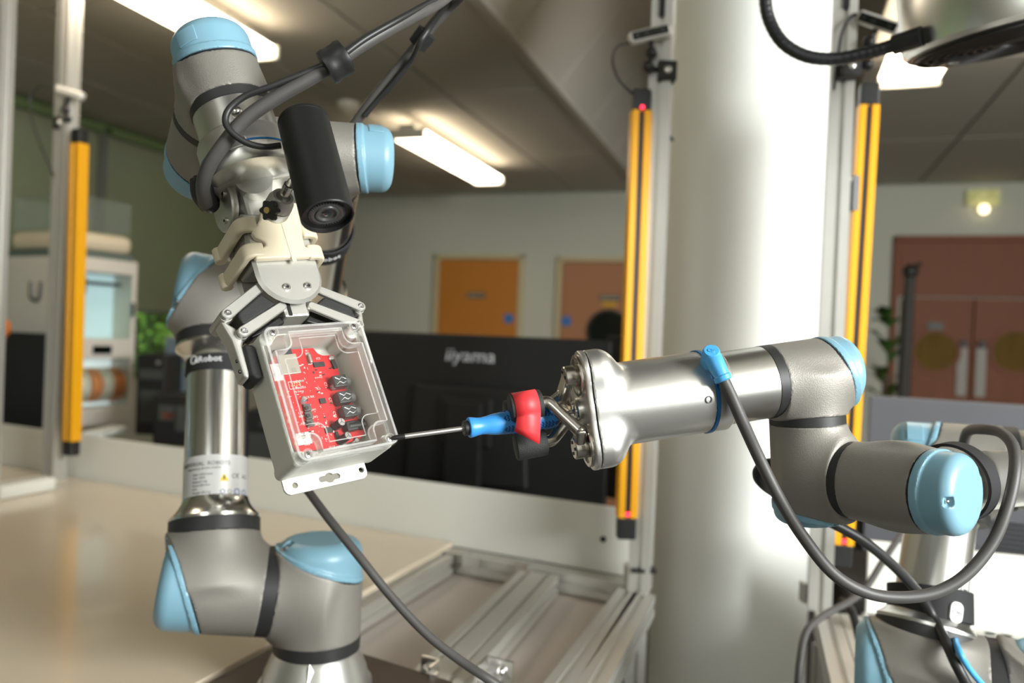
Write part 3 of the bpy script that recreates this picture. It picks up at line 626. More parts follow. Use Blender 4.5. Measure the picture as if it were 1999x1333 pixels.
monitor_back(W(-120, 640, 3.15), W(97, 652, 3.05), .45, 'black monitor at the left edge below the printer logo', M_MON, None, False)
monitor_back(W(1697, 769, 1.98), W(2120, 800, 1.80), .40, 'grey monitor back on the right in front of the dark double doors', M_GMON, None, False, True)
bench = thing('lab_bench', RC(-2.2, 3.6, 0), 'dark lab bench behind the left table carrying monitors and the printer', 'bench')
bc = W(300, 900, 2.95); ba = (pdir, pn, ZH)
MB().box(vz(bc, .735)+pdir*.05+pn*.15, 1.65, .5, .02, ba).build('bench_top', M_BENCH, bench, smooth=False, bevel=.003)
for s in (-1.6, 1.6):
    for k in (-.45, .45): MB().box(vz(bc, .357)+pdir*(s+.05)+pn*(.15+k), .02, .02, .357, ba).build('bench_leg', M_BENCH, bench, smooth=False)
bench2 = thing('lab_bench', vz(W(1900, 1000, 2.0), 0), 'dark bench behind the right table under the grey monitor', 'bench')
bc2 = vz(W(2010, 1000, 2.0), .735); MB().box(bc2+qn*.05, .45, .25, .02, (qd, qn, ZH)).build('bench_top', M_BENCH, bench2, smooth=False, bevel=.003)
for s in (-.42, .42):
    for k in (-.2, .2): MB().box(vz(bc2, .357)+qd*s+qn*(.05+k), .02, .02, .357, (qd, qn, ZH)).build('bench_leg', M_BENCH, bench2, smooth=False)
# --- 3D printer with lit chamber
M_PRN = mat('printer_white', lin(206, 200, 190), .45, 0, noise=.02, nscale=6)
M_LIT = mat('lit_chamber', lin(190, 205, 212), .6, 0, emit=(.50, .66, .76), estr=.55)
M_LIT2 = mat('lit_bay', lin(220, 225, 226), .6, 0, emit=(.85, .93, 1.0), estr=.55)
M_SPOOL = mat('spool_white', lin(232, 226, 214), .5, 0); M_SPOOL2 = mat('spool_orange', lin(226, 150, 90), .5, 0)
kc = W(140, 560, 3.15); kr = W(268, 560, 3.42); kl = W(14, 560, 3.5)
PX = unit(vz(kr, 0)-vz(kc, 0)); PW = np.linalg.norm(vz(kr, 0)-vz(kc, 0)); PD = .48; PY = unit(np.cross(ZH, PX)); PY = PY if PY@(kl-kc) > 0 else -PY
zb = W(200, 830, 3.28)[2]; zt = W(200, 505, 3.28)[2]; zb = max(zb, .757)
o0 = vz(kc, 0)
def pr(x, y, z): return o0+PX*x+PY*y+ZH*z
tp = thing('filament_printer', pr(PW/2, PD/2, zb), 'white boxy printer with two lit front windows behind the left yellow bar', 'printer')
def pbox(nm, x0, x1, y0, y1, z0, z1, m_, par=tp, bv=.004): return MB().box(pr((x0+x1)/2, (y0+y1)/2, (z0+z1)/2), (x1-x0)/2, (y1-y0)/2, (z1-z0)/2, (PX, PY, ZH)).build(nm, m_, par, smooth=False, bevel=bv)
zm = zb+(zt-zb)*.46; zw1 = zb+(zt-zb)*.52; zw2 = zt-.06; zs0 = zb+.07; zs1 = zb+(zt-zb)*.40; fw = .022
pbox('body', .0, PW, .14, PD, zb, zt, M_PRN, bv=.012)
pbox('side_panel', -.004, .0, .05, PD-.03, zb+.03, zt-.03, M_PRN)
for x0, x1, z0, z1 in ((0, fw, zb, zt), (PW-fw, PW, zb, zt), (fw, PW-fw, zw2, zt), (fw, PW-fw, zs1, zw1), (fw, PW-fw, zb, zs0)): pbox('front_frame', x0, x1, 0, .14, z0, z1, M_PRN)
pbox('chamber', fw, PW-fw, .13, .139, zw1, zw2, M_LIT, bv=0); pbox('spool_bay', fw, PW-fw, .13, .139, zs0, zs1, M_LIT2, bv=0)
pbox('chamber_door', fw, PW-fw, .006, .01, zw1, zw2, M_GLASS, bv=0); pbox('bay_door', fw, PW-fw, .006, .01, zs0, zs1, M_GLASS, bv=0)
pbox('control_screen', PW*.33, PW*.62, -.004, .0, zs1+.02, zs1+.055, M_DARKGL, bv=.002)
pbox('door_handle', PW-.03, PW-.02, -.016, -.004, zw1+.1, zw1+.16, M_BLK, bv=.002)
for i, x in enumerate((.27, .45, .63, .8)):
    c = pr(PW*x, .07, (zs0+zs1)/2-.01); MB().lathe(c-PX*.02, PX, [(0, .075), (.005, .075), (.005, .05), (.03, .05), (.03, .075), (.035, .075)], 28).build('filament_spool', M_SPOOL if i % 2 == 0 else M_SPOOL2, tp)
pbox('gantry', fw, PW-fw, .08, .1, zw2-.05, zw2-.035, M_BLK, bv=0); pbox('print_head', PW*.2, PW*.33, .05, .12, zw2-.09, zw2-.02, M_BLK)
# clear hood with a pale lid on top
M_HOOD = clear_mat('hood_clear', (.86, .92, .9), .12, (.6, .62, .58), rough=.1)
pbox('hood_rim', .01, PW-.01, .02, PD-.02, zt, zt+.03, mat('hood_rim', lin(92, 104, 98), .5), bv=.005)
pbox('hood_air_unit', .01, PW-.01, .02, PD-.02, zt+.03, zt+.11, mat('hood_cream', lin(210, 196, 170), .45), bv=.03)
pbox('hood_cover', .015, PW-.015, .03, PD-.03, zt+.11, zt+.26, M_HOOD, bv=.01)
o_ = pr(-.0055, PD*.47, zt-.15)
# logo: U shape on the side panel
pts = [o_+PY*a+ZH*b for a, b in ((-.035, .04), (-.035, -.005), (-.03, -.025), (-.015, -.038), (.0, -.04), (.015, -.038), (.03, -.025), (.035, -.005), (.035, .04))]
MB().tube(pts, .0085, 8).build('logo', mat('logo_grey', lin(92, 92, 90), .5), tp)
tag(MB().sphere(W(4, 640, 2.9), .03, 14, 10, (1, 1, 1.3)).cyl(W(4, 640, 2.9), W(4, 665, 2.9), .012).build('orange_cap', mat('orange_plastic', lin(225, 120, 30), .5)), 'orange plastic cap peeping over the left black monitor', 'cap')
# clutter on the bench between printer and robot
def clutter(nm, u0, v0, u1, v1, d, dep, m_, label, cat, feats=()):
    a = W(u0, v0, d); b = W(u1, v1, d); c = (a+b)/2; X = unit(vz(b-a, 0)); N = unit(np.cross(ZH, X)); w_ = abs((b-a)@X)/2; h = abs(a[2]-b[2])/2
    t = thing(nm, vz(c, min(a[2], b[2])), label, cat)
    MB().box(c+N*dep/2, w_, dep/2, h, (X, N, ZH)).build('case', m_, t, smooth=False, bevel=.006)
    for nm2, fu, fv, fw_, fh, fm in feats: MB().box(c+X*w_*fu+ZH*h*fv-N*.002, w_*fw_, .003, h*fh, (X, N, ZH)).build(nm2, fm, t, smooth=False, bevel=.001)
    return t
M_DG = mat('dark_grey_plastic', lin(58, 60, 56), .55, 0, noise=.1, nscale=20); M_GG = mat('sage_grey', lin(120, 128, 112), .6, 0, noise=.06, nscale=10)
clutter('computer_tower', 268, 690, 318, 850, 3.05, .3, M_BLK, 'black computer case on the bench right of the printer', 'computer', (('drive_door', 0, .5, .8, .12, M_DG), ('grille', 0, -.3, .7, .4, M_DG), ('power_button', .5, .8, .12, .05, M_SCREW)))
clutter('storage_cabinet', 322, 655, 372, 770, 3.2, .3, M_GG, 'sage grey cabinet behind the left robot arm', 'cabinet', (('drawer', 0, .5, .9, .4, mat('drawer_blue', lin(96, 108, 118), .5)), ('drawer', 0, -.5, .9, .4, mat('drawer_blue', lin(96, 108, 118), .5))))
clutter('instrument_box', 300, 770, 372, 872, 2.75, .2, M_BLK, 'low black instrument beside the left robot tube', 'instrument', (('display', -.3, .3, .4, .3, M_DG), ('knob_plate', .5, .1, .3, .5, M_DG), ('label_strip', -.2, .2, .3, .12, mat('rust_print', lin(140, 70, 46), .5))))
clutter('desk_monitor', 196, 640, 262, 690, 3.6, .04, M_BLK, 'small black monitor far behind the printer', 'monitor', (('screen', 0, 0, .9, .85, M_DARKGL),))
clutter('parts_tray', -60, 862, 96, 915, 2.9, .25, M_DG, 'dark tray of parts below the left black monitor', 'tray', (('insert', -.2, .3, .5, .3, M_GG), ('insert', .5, 0, .3, .6, M_BLK)))
clutter('paper_stack', 160, 842, 196, 856, 2.85, .2, M_WHITE, 'stack of white papers behind the foot of the left light curtain', 'papers', (('sheet', 0, .4, .95, .1, M_WHITE),))
clutter('black_case', 480, 800, 545, 930, 2.7, .25, M_BLK, 'black case on the bench between the left arm and the clear box', 'case', (('latch', 0, .6, .2, .1, M_DG), ('panel', 0, -.2, .8, .5, M_DG)))
clutter('shelf_unit', 560, 655, 700, 900, 2.9, .3, M_BLK, 'black shelf unit behind the held plastic box', 'shelf', (('panel', 0, .4, .9, .4, M_MON), ('panel', 0, -.5, .9, .4, M_MON)))
# dark stand and plant near the double doors
t = thing('tripod_stand', vz(W(1770, 780, 4.6), 0), 'tall folded dark stand leaning by the double doors', 'stand')
a = W(1777, 530, 4.6); b = vz(W(1757, 780, 4.6), 0)
MB().tube([b, a], [.05, .03], 10).build('pole', mat('stand_grey', lin(58, 56, 52), .5, .3), t); MB().sphere(a, .045).build('head', M_BLK, t)
MB().cyl(a+np.array([0, 0, .01]), a+np.array([.06, 0, .05]), .012).build('clamp_lever', M_BLK, t); MB().lathe(b, ZH, [(0, .18), (.02, .17), (.04, .06)], 24).build('foot', M_BLK, t)
t = thing('potted_plant', vz(W(1735, 750, 5.0), 0), 'dark green leafy plant left of the double doors', 'plant')
MB().lathe(vz(W(1735, 760, 5.0), 0), ZH, [(0, .13), (.35, .17), (.36, .15)], 24).build('pot', M_BLK, t)
rs = np.random.RandomState(5); pc = vz(W(1735, 640, 5.0), 0); MB().cyl(pc+ZH*.3, pc+ZH*1.2, .025).build('stem', M_BARK, t)
M_PL = mat('plant_green', lin(62, 96, 38), .45, 0, noise=.3, nscale=8)
for k in range(26):
    a = rs.rand()*2*pi; z = 1.05+rs.rand()*.6; l = .16+.1*rs.rand(); d = np.array([math.cos(a), math.sin(a), .3+rs.rand()*.5]); s = unit(np.cross(d, ZH)); p = pc+ZH*z
    e = p+unit(d)*l; mid = (p+e)/2+ZH*.03
    MB().add([p, mid-s*.05, e-ZH*.03, mid+s*.05, mid-ZH*.004], [(0, 1, 4), (1, 2, 4), (2, 3, 4), (3, 0, 4)]).build('leaf', M_PL, t, smooth=False)
# ================================================================== ROBOT ARMS
def ur_joint(par, C, A, B, r, la, lb, lc, slant, cap_len, rw=.01, rings=(True, True), notches=(), kb=.5, panel=None, flat=.3):
    """one arm joint: cylinder along A (blue cap at its end) blended into a branch along B"""
    C = np.array(C); A = unit(A); B = unit(B); z = unit(B-A*(B@A)); y = np.cross(z, A); ax = (A, y, z); Bl = (B@A, 0.0, B@z)
    ts = math.tan(math.radians(slant)); cs = math.cos(math.radians(slant)); h = r/26
    def plane(X, Z): return (X-Z*ts-lc)*cs
    def body(X, Y, Z):
        d1 = ccyl(X, Y, Z, (1, 0, 0), -la, lc+r, r); d2 = ccyl(X, Y, Z, Bl, 0, lb, r)
        d1 = np.maximum(d1, plane(X, Z)); t2 = max(ts, (r-lc)/r); d2 = np.maximum(d2, (X-lc-.0-Z*t2-max(0.0, lb*Bl[0])*1.2)/math.sqrt(1+t2*t2)); return smin(d1, d2, r*kb)
    e = r*1.32; zmx = max(r*1.1, lb*Bl[2]+abs(Bl[0])*r+.003)
    lo = (min(-la, lb*Bl[0]-r)-.004, -e, -e); hi = (max(lc+r*ts, lb*Bl[0]+r)+.006, e, zmx+.006)
    sdf_obj('joint_housing', body, lo, hi, h, C, ax, M_GREY, par)
    def gask(X, Y, Z): return np.maximum(ccyl(X, Y, Z, (1, 0, 0), -1, 1, r*.985), np.abs(plane(X, Z)-.0006)-.0016)
    lo2 = (lc-r*ts-.006, -e, -e); hi2 = (lc+max(r*ts, cap_len)+.006, e, e)
    sdf_obj('cap_gasket', gask, (lc-r*ts-.004, -e, -e), (lc+r*ts+.004, e, e), h*.8, C, ax, M_GASK, par)
    xe = lc+cap_len; ncs = []
    for a in notches:
        if hasattr(a, '__len__'): a = math.atan2(np.array(a, float)@z, np.array(a, float)@y)
        ncs.append((xe, math.cos(a)*r*.80, math.sin(a)*r*.80, a))
    def cap(X, Y, Z):
        c = ccyl(X, Y, Z, (1, 0, 0), -1, xe, r*.975, r*flat); p = plane(X, Z); c = np.maximum(c, .0024-p)
        rim = np.maximum(ccyl(X, Y, Z, (1, 0, 0), -1, 1, r*1.022), np.abs(p-.0056)-.0034); d = smin(c, rim, .002)
        for (x0, y0, z0, a) in ncs:
            R_ = (Y-y0)*math.cos(a)+(Z-z0)*math.sin(a); T_ = -(Y-y0)*math.sin(a)+(Z-z0)*math.cos(a)
            d = np.maximum(d, -cbox(X-x0, R_, T_, (0, .008, 0), (r*.17, r*.28, r*.12), .002))
        return d
    co = sdf_obj('joint_cap', cap, lo2, hi2, h*.85, C, ax, M_BLUE, par)
    for (x0, y0, z0, a) in ncs:
        q = C+A*(x0-r*.14)+y*y0*1.0+z*z0*1.0; MB().sphere(q, r*.055, 10, 6).build('cap_screw', M_SCREW, co)
    if panel:
        pd_, ha, x0, x1 = panel; pd_ = np.array(pd_, float); am = math.atan2(pd_@z, pd_@y); a0, a1 = am-ha, am+ha; mb = MB(); n = 12; vs = []
        for i in range(n+1):
            a = a0+(a1-a0)*i/n
            for xx in (x0, x1):
                for rr in (r*.97, r*.975+.0011): vs.append(C+A*(lc+xx)+(y*math.cos(a)+z*math.sin(a))*rr)
        fs = []
        for i in range(n):
            b = i*4; fs += [(b+1, b+3, b+7, b+5), (b, b+4, b+6, b+2), (b, b+1, b+5, b+4), (b+2, b+6, b+7, b+3)]
        fs += [(0, 2, 3, 1), (n*4, n*4+1, n*4+3, n*4+2)]
        mb.add(vs, fs).build('raised_panel', M_BLUE, co, bevel=.0006)
    if rings[0]: MB().lathe(C-A*(la+rw), A, [(0, r*.985), (.0006, r*1.0), (rw-.0006, r*1.0), (rw, r*.985)], 56).build('seal_ring', M_RING, par)
    if rings[1]: MB().lathe(C+B*lb, B, [(0, r*.985), (.0006, r*1.0), (rw-.0006, r*1.0), (rw, r*.985)], 56).build('seal_ring', M_RING, par)
def arm_tube(par, p0, p1, r, r0, r1, f0=.035, f1=.035, m_=None, nm='arm_tube'):
    L = np.linalg.norm(p1-p0); pr_ = []
    for k in range(9):
        t = k/8; s = t*t*(3-2*t); pr_.append((.004+f0*t, r0+(r-r0)*(1-(1-t)**2.2)))
    pr_ = [(0, r0)]+pr_+[(L*q, r) for q in (.3, .5, .7)]
    for k in range(9):
        t = 1-k/8; pr_.append((L-.004-f1*t, r1+(r-r1)*(1-(1-t)**2.2)))
    pr_.append((L, r1)); return MB().lathe(p0, p1-p0, pr_, 72).build(nm, m_ or M_POL, par)
# ------------------------------------------------------------------ left arm
S = W(622, 1160, 1.09); U = W(417, 1146, 1.045); Ej = W(430, 578, 1.185)
h_ = unit(U-S); ud = unit(Ej-U); RB = .0605
zbase = TZ+.016
RL = thing('industrial_robot', vz(S, zbase), 'grey jointed robot arm with light blue caps standing on the left, holding the clear box', 'robot arm')
ur_joint(RL, S, ZH, h_, RB, .057, .061, .040, 20, .040, .018, notches=((-.8, -.6, 0), (.9, -.4, 0)), kb=.45, flat=.35)
LSU = np.linalg.norm(U-S)
ur_joint(RL, U, h_, ud, RB, LSU-.061-.018, .070, .034, 26, .034, .019, rings=(False, True), notches=((0, -.25, 1), (0, -.45, -1)), kb=.38, flat=.3)
Fj = Ej-h_*.138
W1c = W(644, 305, .85); fd = unit(W1c-Fj)
ur_joint(RL, Ej, h_, -ud, RB, .066, .068, .028, 25, .034, .018, notches=((0, -1, -.4),), kb=.5)
ur_joint(RL, Fj, -h_, fd, .050, .138-.066-.018, .060, .022, 10, .014, .014, rings=(False, True), kb=.5)
arm_tube(RL, U+ud*.089, Ej-ud*.086, .0432, RB, RB, .032, .030)
arm_tube(RL, Fj+fd*.074, W1c-fd*.052, .0385, .050, .0375, .03, .012)
# base foot
zr = S[2]-.057-.018
MB().lathe(vz(S, zbase), ZH, [(0, .079), (.012, .079), (.014, .0745), (.03, .071), (zr-zbase-.006, .0605), (zr-zbase, .0595)], 72).build('base_foot', M_SAT, RL)
p = vz(S, zbase)+np.array([.005, -.066, .0]); MB().add([p+np.array([-.034, .006, .0]), p+np.array([.036, .006, .0]), p+np.array([.001, .0055, .062]), p+np.array([0, -.014, 0])], [(0, 3, 2), (3, 1, 2), (0, 2, 1), (0, 1, 3)]).build('base_rib', M_SAT, RL, smooth=False)
# wrist 3
cw = W(423, 126, .742); rwp = W(457, 231, .735); A3 = unit(cw-rwp); RW = .0380
C3 = W(436, 166, .740); W2c = W(402, 288, .815); d23 = W2c-C3; L23 = np.linalg.norm(d23)
ur_joint(RL, C3, A3, d23, RW, .022, L23*.48, .020, 10, .036, .0095, panel=((-.3, -1, 0), .28, .009, .024), flat=.42)
ur_joint(RL, W2c, d23, W1c-W2c, .0375, L23*.52-.0095, .045, .022, 14, .032, .0095, rings=(False, True))
L12 = np.linalg.norm(W1c-W2c)
ur_joint(RL, W1c, W1c-W2c, -fd, .0375, L12-.0545, .043, .030, 10, .038, .009, rings=(False, True), notches=(.9,), panel=((0, -.55, .85), .3, .010, .026), flat=.35)
# flange, quick changer
T0 = C3-A3*(.022+.0095)
FL = thing('tool_changer', T0-A3*.035, 'silver quick tool changer with blue ring below the left wrist', 'tool changer')
MB().lathe(T0, -A3, [(0, .037), (.026, .037), (.0265, .0365), (.028, .0365)], 72).build('tool_flange', M_SILV, FL)
MB().lathe(T0, -A3, [(.028, .037), (.029, .0405), (.034, .0425), (.0475, .0425)], 72).build('changer_body', M_SAT, FL)
MB().lathe(T0, -A3, [(.0475, .0422), (.0478, .0430), (.0495, .0430), (.0498, .0422)], 72).build('blue_ring', mat('ring_blue', lin(36, 112, 176), .3, .4), FL)
MB().lathe(T0, -A3, [(.0498, .0425), (.062, .0425), (.066, .040), (.068, .034)], 72).build('changer_plate', M_SAT, FL)
q = T0-A3*.042+unit(np.array([.18, -1, .0]))*.0425; xs = unit(np.cross(A3, unit(np.array([.1, -1, 0])))); nn = np.cross(xs, A3)
MB().box(q, .009, .003, .0045, (xs, nn, A3)).build('release_latch', M_SAT, FL, smooth=False, bevel=.001)
qs = T0-A3*.012+unit(np.array([.35, -1, .1]))*.037; MB().sphere(qs, .0055).build('flange_bolt', M_SCREW, FL)
xs2 = unit(np.cross(A3, unit(np.array([.35, -1, .1]))))
# label and text on the upper arm
M_LBL = mat('label_silver', lin(205, 204, 202), .4, .15); M_INK = mat('ink_dark', lin(70, 70, 72), .6); M_INKB = mat('ink_blue', lin(58, 84, 150), .6); M_INKY = mat('ink_yellow', lin(232, 205, 40), .6)
def patch(c, axis, rad, a0, a1, h0, h1, r, t=.0003, n=24):
    x, y, z = frame_from(axis, rad); vs = []; fs = []
    for i in range(n+1):
        a = a0+(a1-a0)*i/n; dd = x*math.cos(a)+y*math.sin(a)
        for hh in (h0, h1): vs += [c+z*hh+dd*r, c+z*hh+dd*(r+t)]
    for i in range(n):
        b = i*4; fs += [(b+1, b+5, b+7, b+3), (b, b+2, b+6, b+4), (b, b+4, b+5, b+1), (b+2, b+3, b+7, b+6)]
    fs += [(0, 1, 3, 2), (n*4, n*4+2, n*4+3, n*4+1)]; return MB().add(vs, fs)
def axis_pt(u, v, p0, d):
    """point on the line p0+t d that projects closest to image row v"""
    lo, hi = -1.0, 1.5
    for _ in range(60):
        mid = (lo+hi)/2; q = p0+d*mid-np.array([0, 0, CAMZ]); vv = CY-FPX*(q@_u)/(q@_f)
        if vv > v: lo = mid
        else: hi = mid
    return p0+d*lo
TR_ = .0434; cl = axis_pt(0, 948, U, ud); tocam = unit(np.array([0, 0, CAMZ])-cl); tocam = unit(tocam-ud*(tocam@ud)); rgt = unit(np.cross(ud, tocam)); rgt = rgt if rgt[0] > 0 else -rgt
lab = patch(cl, ud, tocam, -1.45, 1.45, -.036, .036, TR_).build('type_label', M_LBL, RL)
def ltxt(s, size, ax_, hh, m_=M_INK, sx=1.0, align='CENTER'):
    rd = unit(tocam*math.cos(ax_)+rgt*math.sin(ax_)); o = cl+ud*hh+rd*(TR_+.0004); tg = unit(-tocam*math.sin(ax_)+rgt*math.cos(ax_))
    return put_text('print', s, size, o, tg, ud, m_, lab, extrude=.0001, bend=(cl+ud*hh, TR_+.0004), sx=sx, align=align)
ltxt('UNIVERSAL  ROBOTS', .0078, -.42, .024)
ltxt('ENERGIVEJ 25, DK-5260 ODENSE', .0034, -.42, .0175)
for k, (s1) in enumerate(('Type: robot arm', 'Year: 2019', 'Payload 5 kg', 'Reach 850 mm', 'IP54', 'Weight 20.6 kg')): ltxt(s1, .0042, -.75, .0095-k*.0050, align='LEFT')
ltxt('Made in Denmark', .0034, -1.0, -.029, align='LEFT'); ltxt('C\u20ac', .009, .62, .006); ltxt('KC', .008, 1.02, .006)
for a_, r_, m_ in ((.2, .0032, M_INKB), (.42, .0028, M_INK), (.68, .0046, M_INKB), (.98, .0042, M_INKB)): ltxt('O', r_*3, a_, -.016, m_)
rd = unit(tocam*math.cos(.24)+rgt*math.sin(.24)); tg = unit(-tocam*math.sin(.24)+rgt*math.cos(.24)); o = cl+ud*.004+rd*(TR_+.0002)
MB().prism([(-.006, -.005), (.006, -.005), (0, .0055)], o, tg, ud, rd, 0, .0004).build('warning_triangle', M_INKY, lab, smooth=False)
MB().prism([(-.0008, -.003), (.0008, -.003), (.0012, .002), (-.0012, .002)], o, tg, ud, rd, .0004, .0006).build('warning_mark', M_INK, lab, smooth=False)
def strap_band(name, c, ax_, r, hw, label, th=.0022, mm=None):
    o = MB().lathe(c-ax_*hw, ax_, [(0, r), (0, r+th), (hw*2, r+th*1.1), (hw*2, r)], 64, False, False)
    o = o.build(name, mm or mat('strap_black', lin(24, 24, 25), .75, 0, bump=.4, bscale=900), None, angle=50); return tag(o, label, 'strap')
cst = axis_pt(0, 716, U, ud); cam0 = np.array([0, 0, CAMZ])
st1 = strap_band('cable_strap', cst, unit(ud+np.array([.06, 0, 0])), TR_, .0165, 'black hook-and-loop strap with white lettering on the left upper arm tube')
M_WINK = mat('white_ink', lin(228, 228, 228), .6)
tc2 = unit(cam0-cst); tc2 = unit(tc2-ud*(tc2@ud))
def strap_text(s, a_, size, c, par, r, hh=0, axd=None, tcam=None):
    axd = ud if axd is None else axd; tcam = tc2 if tcam is None else tcam; rg = unit(np.cross(axd, tcam)); rg = rg if rg[0] > 0 else -rg
    rd = unit(tcam*math.cos(a_)+rg*math.sin(a_)); tg = unit(-tcam*math.sin(a_)+rg*math.cos(a_)); return put_text('lettering', s, size, c+axd*hh+rd*r, tg, axd, M_WINK, par, extrude=.0002, bend=(c+axd*hh, r))
strap_text('nRobot', -.35, .0135, cst, st1, TR_+.0030, -.002); strap_text('O', -.82, .019, cst, st1, TR_+.0030, -.001)
fst = axis_pt(0, 452, Fj, fd); st2 = strap_band('cable_strap', fst, unit(fd+np.array([.1, 0, 0])), .0388, .016, 'black strap with white lettering on the left forearm behind the camera')
tc3 = unit(cam0-fst); tc3 = unit(tc3-fd*(tc3@fd)); strap_text('OnRobot', .15, .0125, fst, st2, .0388+.0030, 0, fd, tc3)
# ------------------------------------------------------------------ right arm
V3 = W(1572, 734, .787); G0 = W(1165, 795, .748); A5 = unit(V3-G0); V2 = W(1580, 925, .787); dw = V2-V3; RWR = .0372
RR = thing('industrial_robot', W(2010, 1600, 1.0), 'grey jointed robot arm with light blue caps reaching in from the right with the screwdriver', 'robot arm')
ur_joint(RR, V3, A5, dw, RWR, .0375, .0385, .0252, 15, .024, .0105, notches=(-2.0,), flat=.3)
cape = W(1892, 968, .665); wd = unit(cape-V2); LW = np.linalg.norm(cape-V2); V1 = V2+wd*(LW*.60)
ur_joint(RR, V2, dw, wd, RWR, np.linalg.norm(dw)-.0385-.0105, .040, .030, 10, .019, .0095, rings=(False, True), notches=(1.9, .3), flat=.3, kb=.7)
F2 = W(2100, 925, 1.0); f2 = unit(F2-V1)
ur_joint(RR, V1, wd, f2, RWR*1.01, LW*.60-.0495, .044, .030, 8, LW*.40-.030, .008, rings=(False, True), notches=((-1, -.3, -.1), (1, .2, .7)), kb=.5, flat=.3)
E2c = W(1852, 905, 1.06); a2 = unit(E2c-F2); U2 = W(1795, 1318, .985); u2 = unit(E2c-U2)
ur_joint(RR, E2c, a2, -u2, .056, .062, .06, .022, 14, .050, .016, notches=(), panel=((.1, -.6, .8), .35, .012, .032), flat=.4)
ur_joint(RR, F2, -a2, -f2, .052, np.linalg.norm(E2c-F2)-.062-.016, .05, .03, 10, .03, .012, rings=(False, True))
arm_tube(RR, V1+f2*.052, F2-f2*.062, .0315, .0365, .045, .014, .03, M_SAT)
ur_joint(RR, U2, a2, u2, RB, .072, .042, .036, 19, .040, .018, rings=(True, True), notches=())
arm_tube(RR, U2+u2*.060, E2c-u2*.06, .0425, RB*.985, .056, .03, .02, M_SILV)
S2 = U2-a2*.152
ur_joint(RR, S2, ZH, a2, RB, .057, .152-.072-.018, .030, 16, .030, .018, rings=(True, False), notches=())
zr2 = S2[2]-.075; MB().lathe(vz(S2, TZ), ZH, [(0, .079), (.012, .079), (.03, .071), (zr2-TZ, .0595)], 64).build('base_foot', M_SAT, RR)
# ------------------------------------------------------------------ three finger gripper (right)
T = -A5; Ng = unit(-_f-T*((-_f)@T)); Ug = np.cross(T, Ng); Ug = Ug if Ug[2] > 0 else -Ug
# along the axis: distance from V3 towards the tip
def gx(u, v): # axis distance of the image point taken on the plane through the axis facing the camera
    return (WP(u, v, V3, Ng)-V3)@T
x_ring = .0375+.0105
x_step = gx(1404, 770); x_blue = gx(1368, 775); x_face = gx(1133, 799); x_seam = gx(1163, 795)
QC = thing('tool_changer', V3+T*x_blue, 'silver quick tool changer with blue ring behind the three finger gripper', 'tool changer')
MB().lathe(V3, T, [(x_ring, .0368), (x_step-.001, .0368), (x_step, .0395)], 72).build('tool_flange', M_SILV, QC)
MB().lathe(V3, T, [(x_step, .0395), (x_step+.002, .0412), (x_blue-.0025, .0412)], 72).build('changer_body', M_SAT, QC)
MB().lathe(V3, T, [(x_blue-.0025, .0408), (x_blue-.0022, .0418), (x_blue+.0008, .0418), (x_blue+.001, .0408)], 72).build('blue_ring', MATS['ring_blue'], QC)
hp = WP(1384, 780, V3+Ng*.041, Ng); MB().lathe(hp-Ng*.002, Ng, [(0, .0035), (.0022, .0035), (.0022, .0026), (0.0005, .0024)], 16, False, True).build('lock_screw', M_BLK, QC)
GR = thing('three_finger_gripper', V3+T*x_face, 'satin silver three finger gripper on the right arm gripping the screwdriver', 'gripper')
lob = [(math.cos(a), math.sin(a)) for a in (math.radians(62), math.radians(-58), math.radians(180))]
LR, lr = .0408, .0212
xb = x_blue+.001; Lb = x_face-xb
def gbody(X, Y, Z):   # X along T from xb, Y along Ng, Z along Ug
    q = np.sqrt(Y*Y+Z*Z); core = np.maximum(q-.0405, np.maximum(-X, X-(Lb-.0052)))
    d = core
    for (cy_, cz_) in lob:
        qq = np.sqrt((Y-cy_*LR)**2+(Z-cz_*LR)**2); x0 = Lb-.030
        s = np.maximum(np.sqrt(qq**2+np.maximum(x0+lr-.006-X, 0)**2*1.15)-lr, X-(Lb-.0052)); d = smin(d, s, .016)
    return np.maximum(np.maximum(d, -X), X-(Lb-.0052))
ga = (T, Ng, Ug)
sdf_obj('gripper_body', gbody, (-.003, -.068, -.066), (Lb+.002, .068, .066), .0013, V3+T*xb, ga, M_SAT, GR, angle=32)
def gplate(X, Y, Z):
    q = np.sqrt(Y*Y+Z*Z)-.0405; d = q
    for (cy_, cz_) in lob: d = smin(d, np.sqrt((Y-cy_*LR)**2+(Z-cz_*LR)**2)-lr-.0002, .016)
    return smax(np.maximum(d, .0006-X), X-.0062, .002)
sdf_obj('face_plate', gplate, (-.002, -.068, -.066), (.009, .068, .066), .0012, V3+T*(x_face-.0045), ga, M_SAT, GR, angle=45)
Fo = V3+T*(x_face+.0017)
def fp(y, z, x=0.0): return Fo+T*x+Ng*y+Ug*z
MB().lathe(fp(0, 0), T, [(0, .012), (.003, .012), (.004, .0105), (.004, .006), (.003, .005)], 36).build('hub_cap', M_SCREW, GR)
for k in range(3): MB().cyl(fp(.008*math.cos(k*2.1), .008*math.sin(k*2.1), .003), fp(.008*math.cos(k*2.1), .008*math.sin(k*2.1), .0055), .0018, seg=8).build('face_screw', M_SCREW, GR)
for (cy_, cz_) in lob: MB().lathe(fp(cy_*LR*.93, cz_*LR*.93), T, [(0, .0205), (.0025, .0205), (.0032, .0195), (.0032, .0165), (.0015, .0160)], 48).build('rotor_ring', M_STEEL, GR)
def apx(u, v, yoff): return WP(u, v, V3+Ng*yoff, Ng)
pad1 = (apx(1058, 786, .013), apx(995, 797, .013)); pad2 = (apx(1066, 862, -.002), apx(1006, 873, -.002)); pad3 = (apx(1050, 800, -.03), apx(985, 808, -.03))
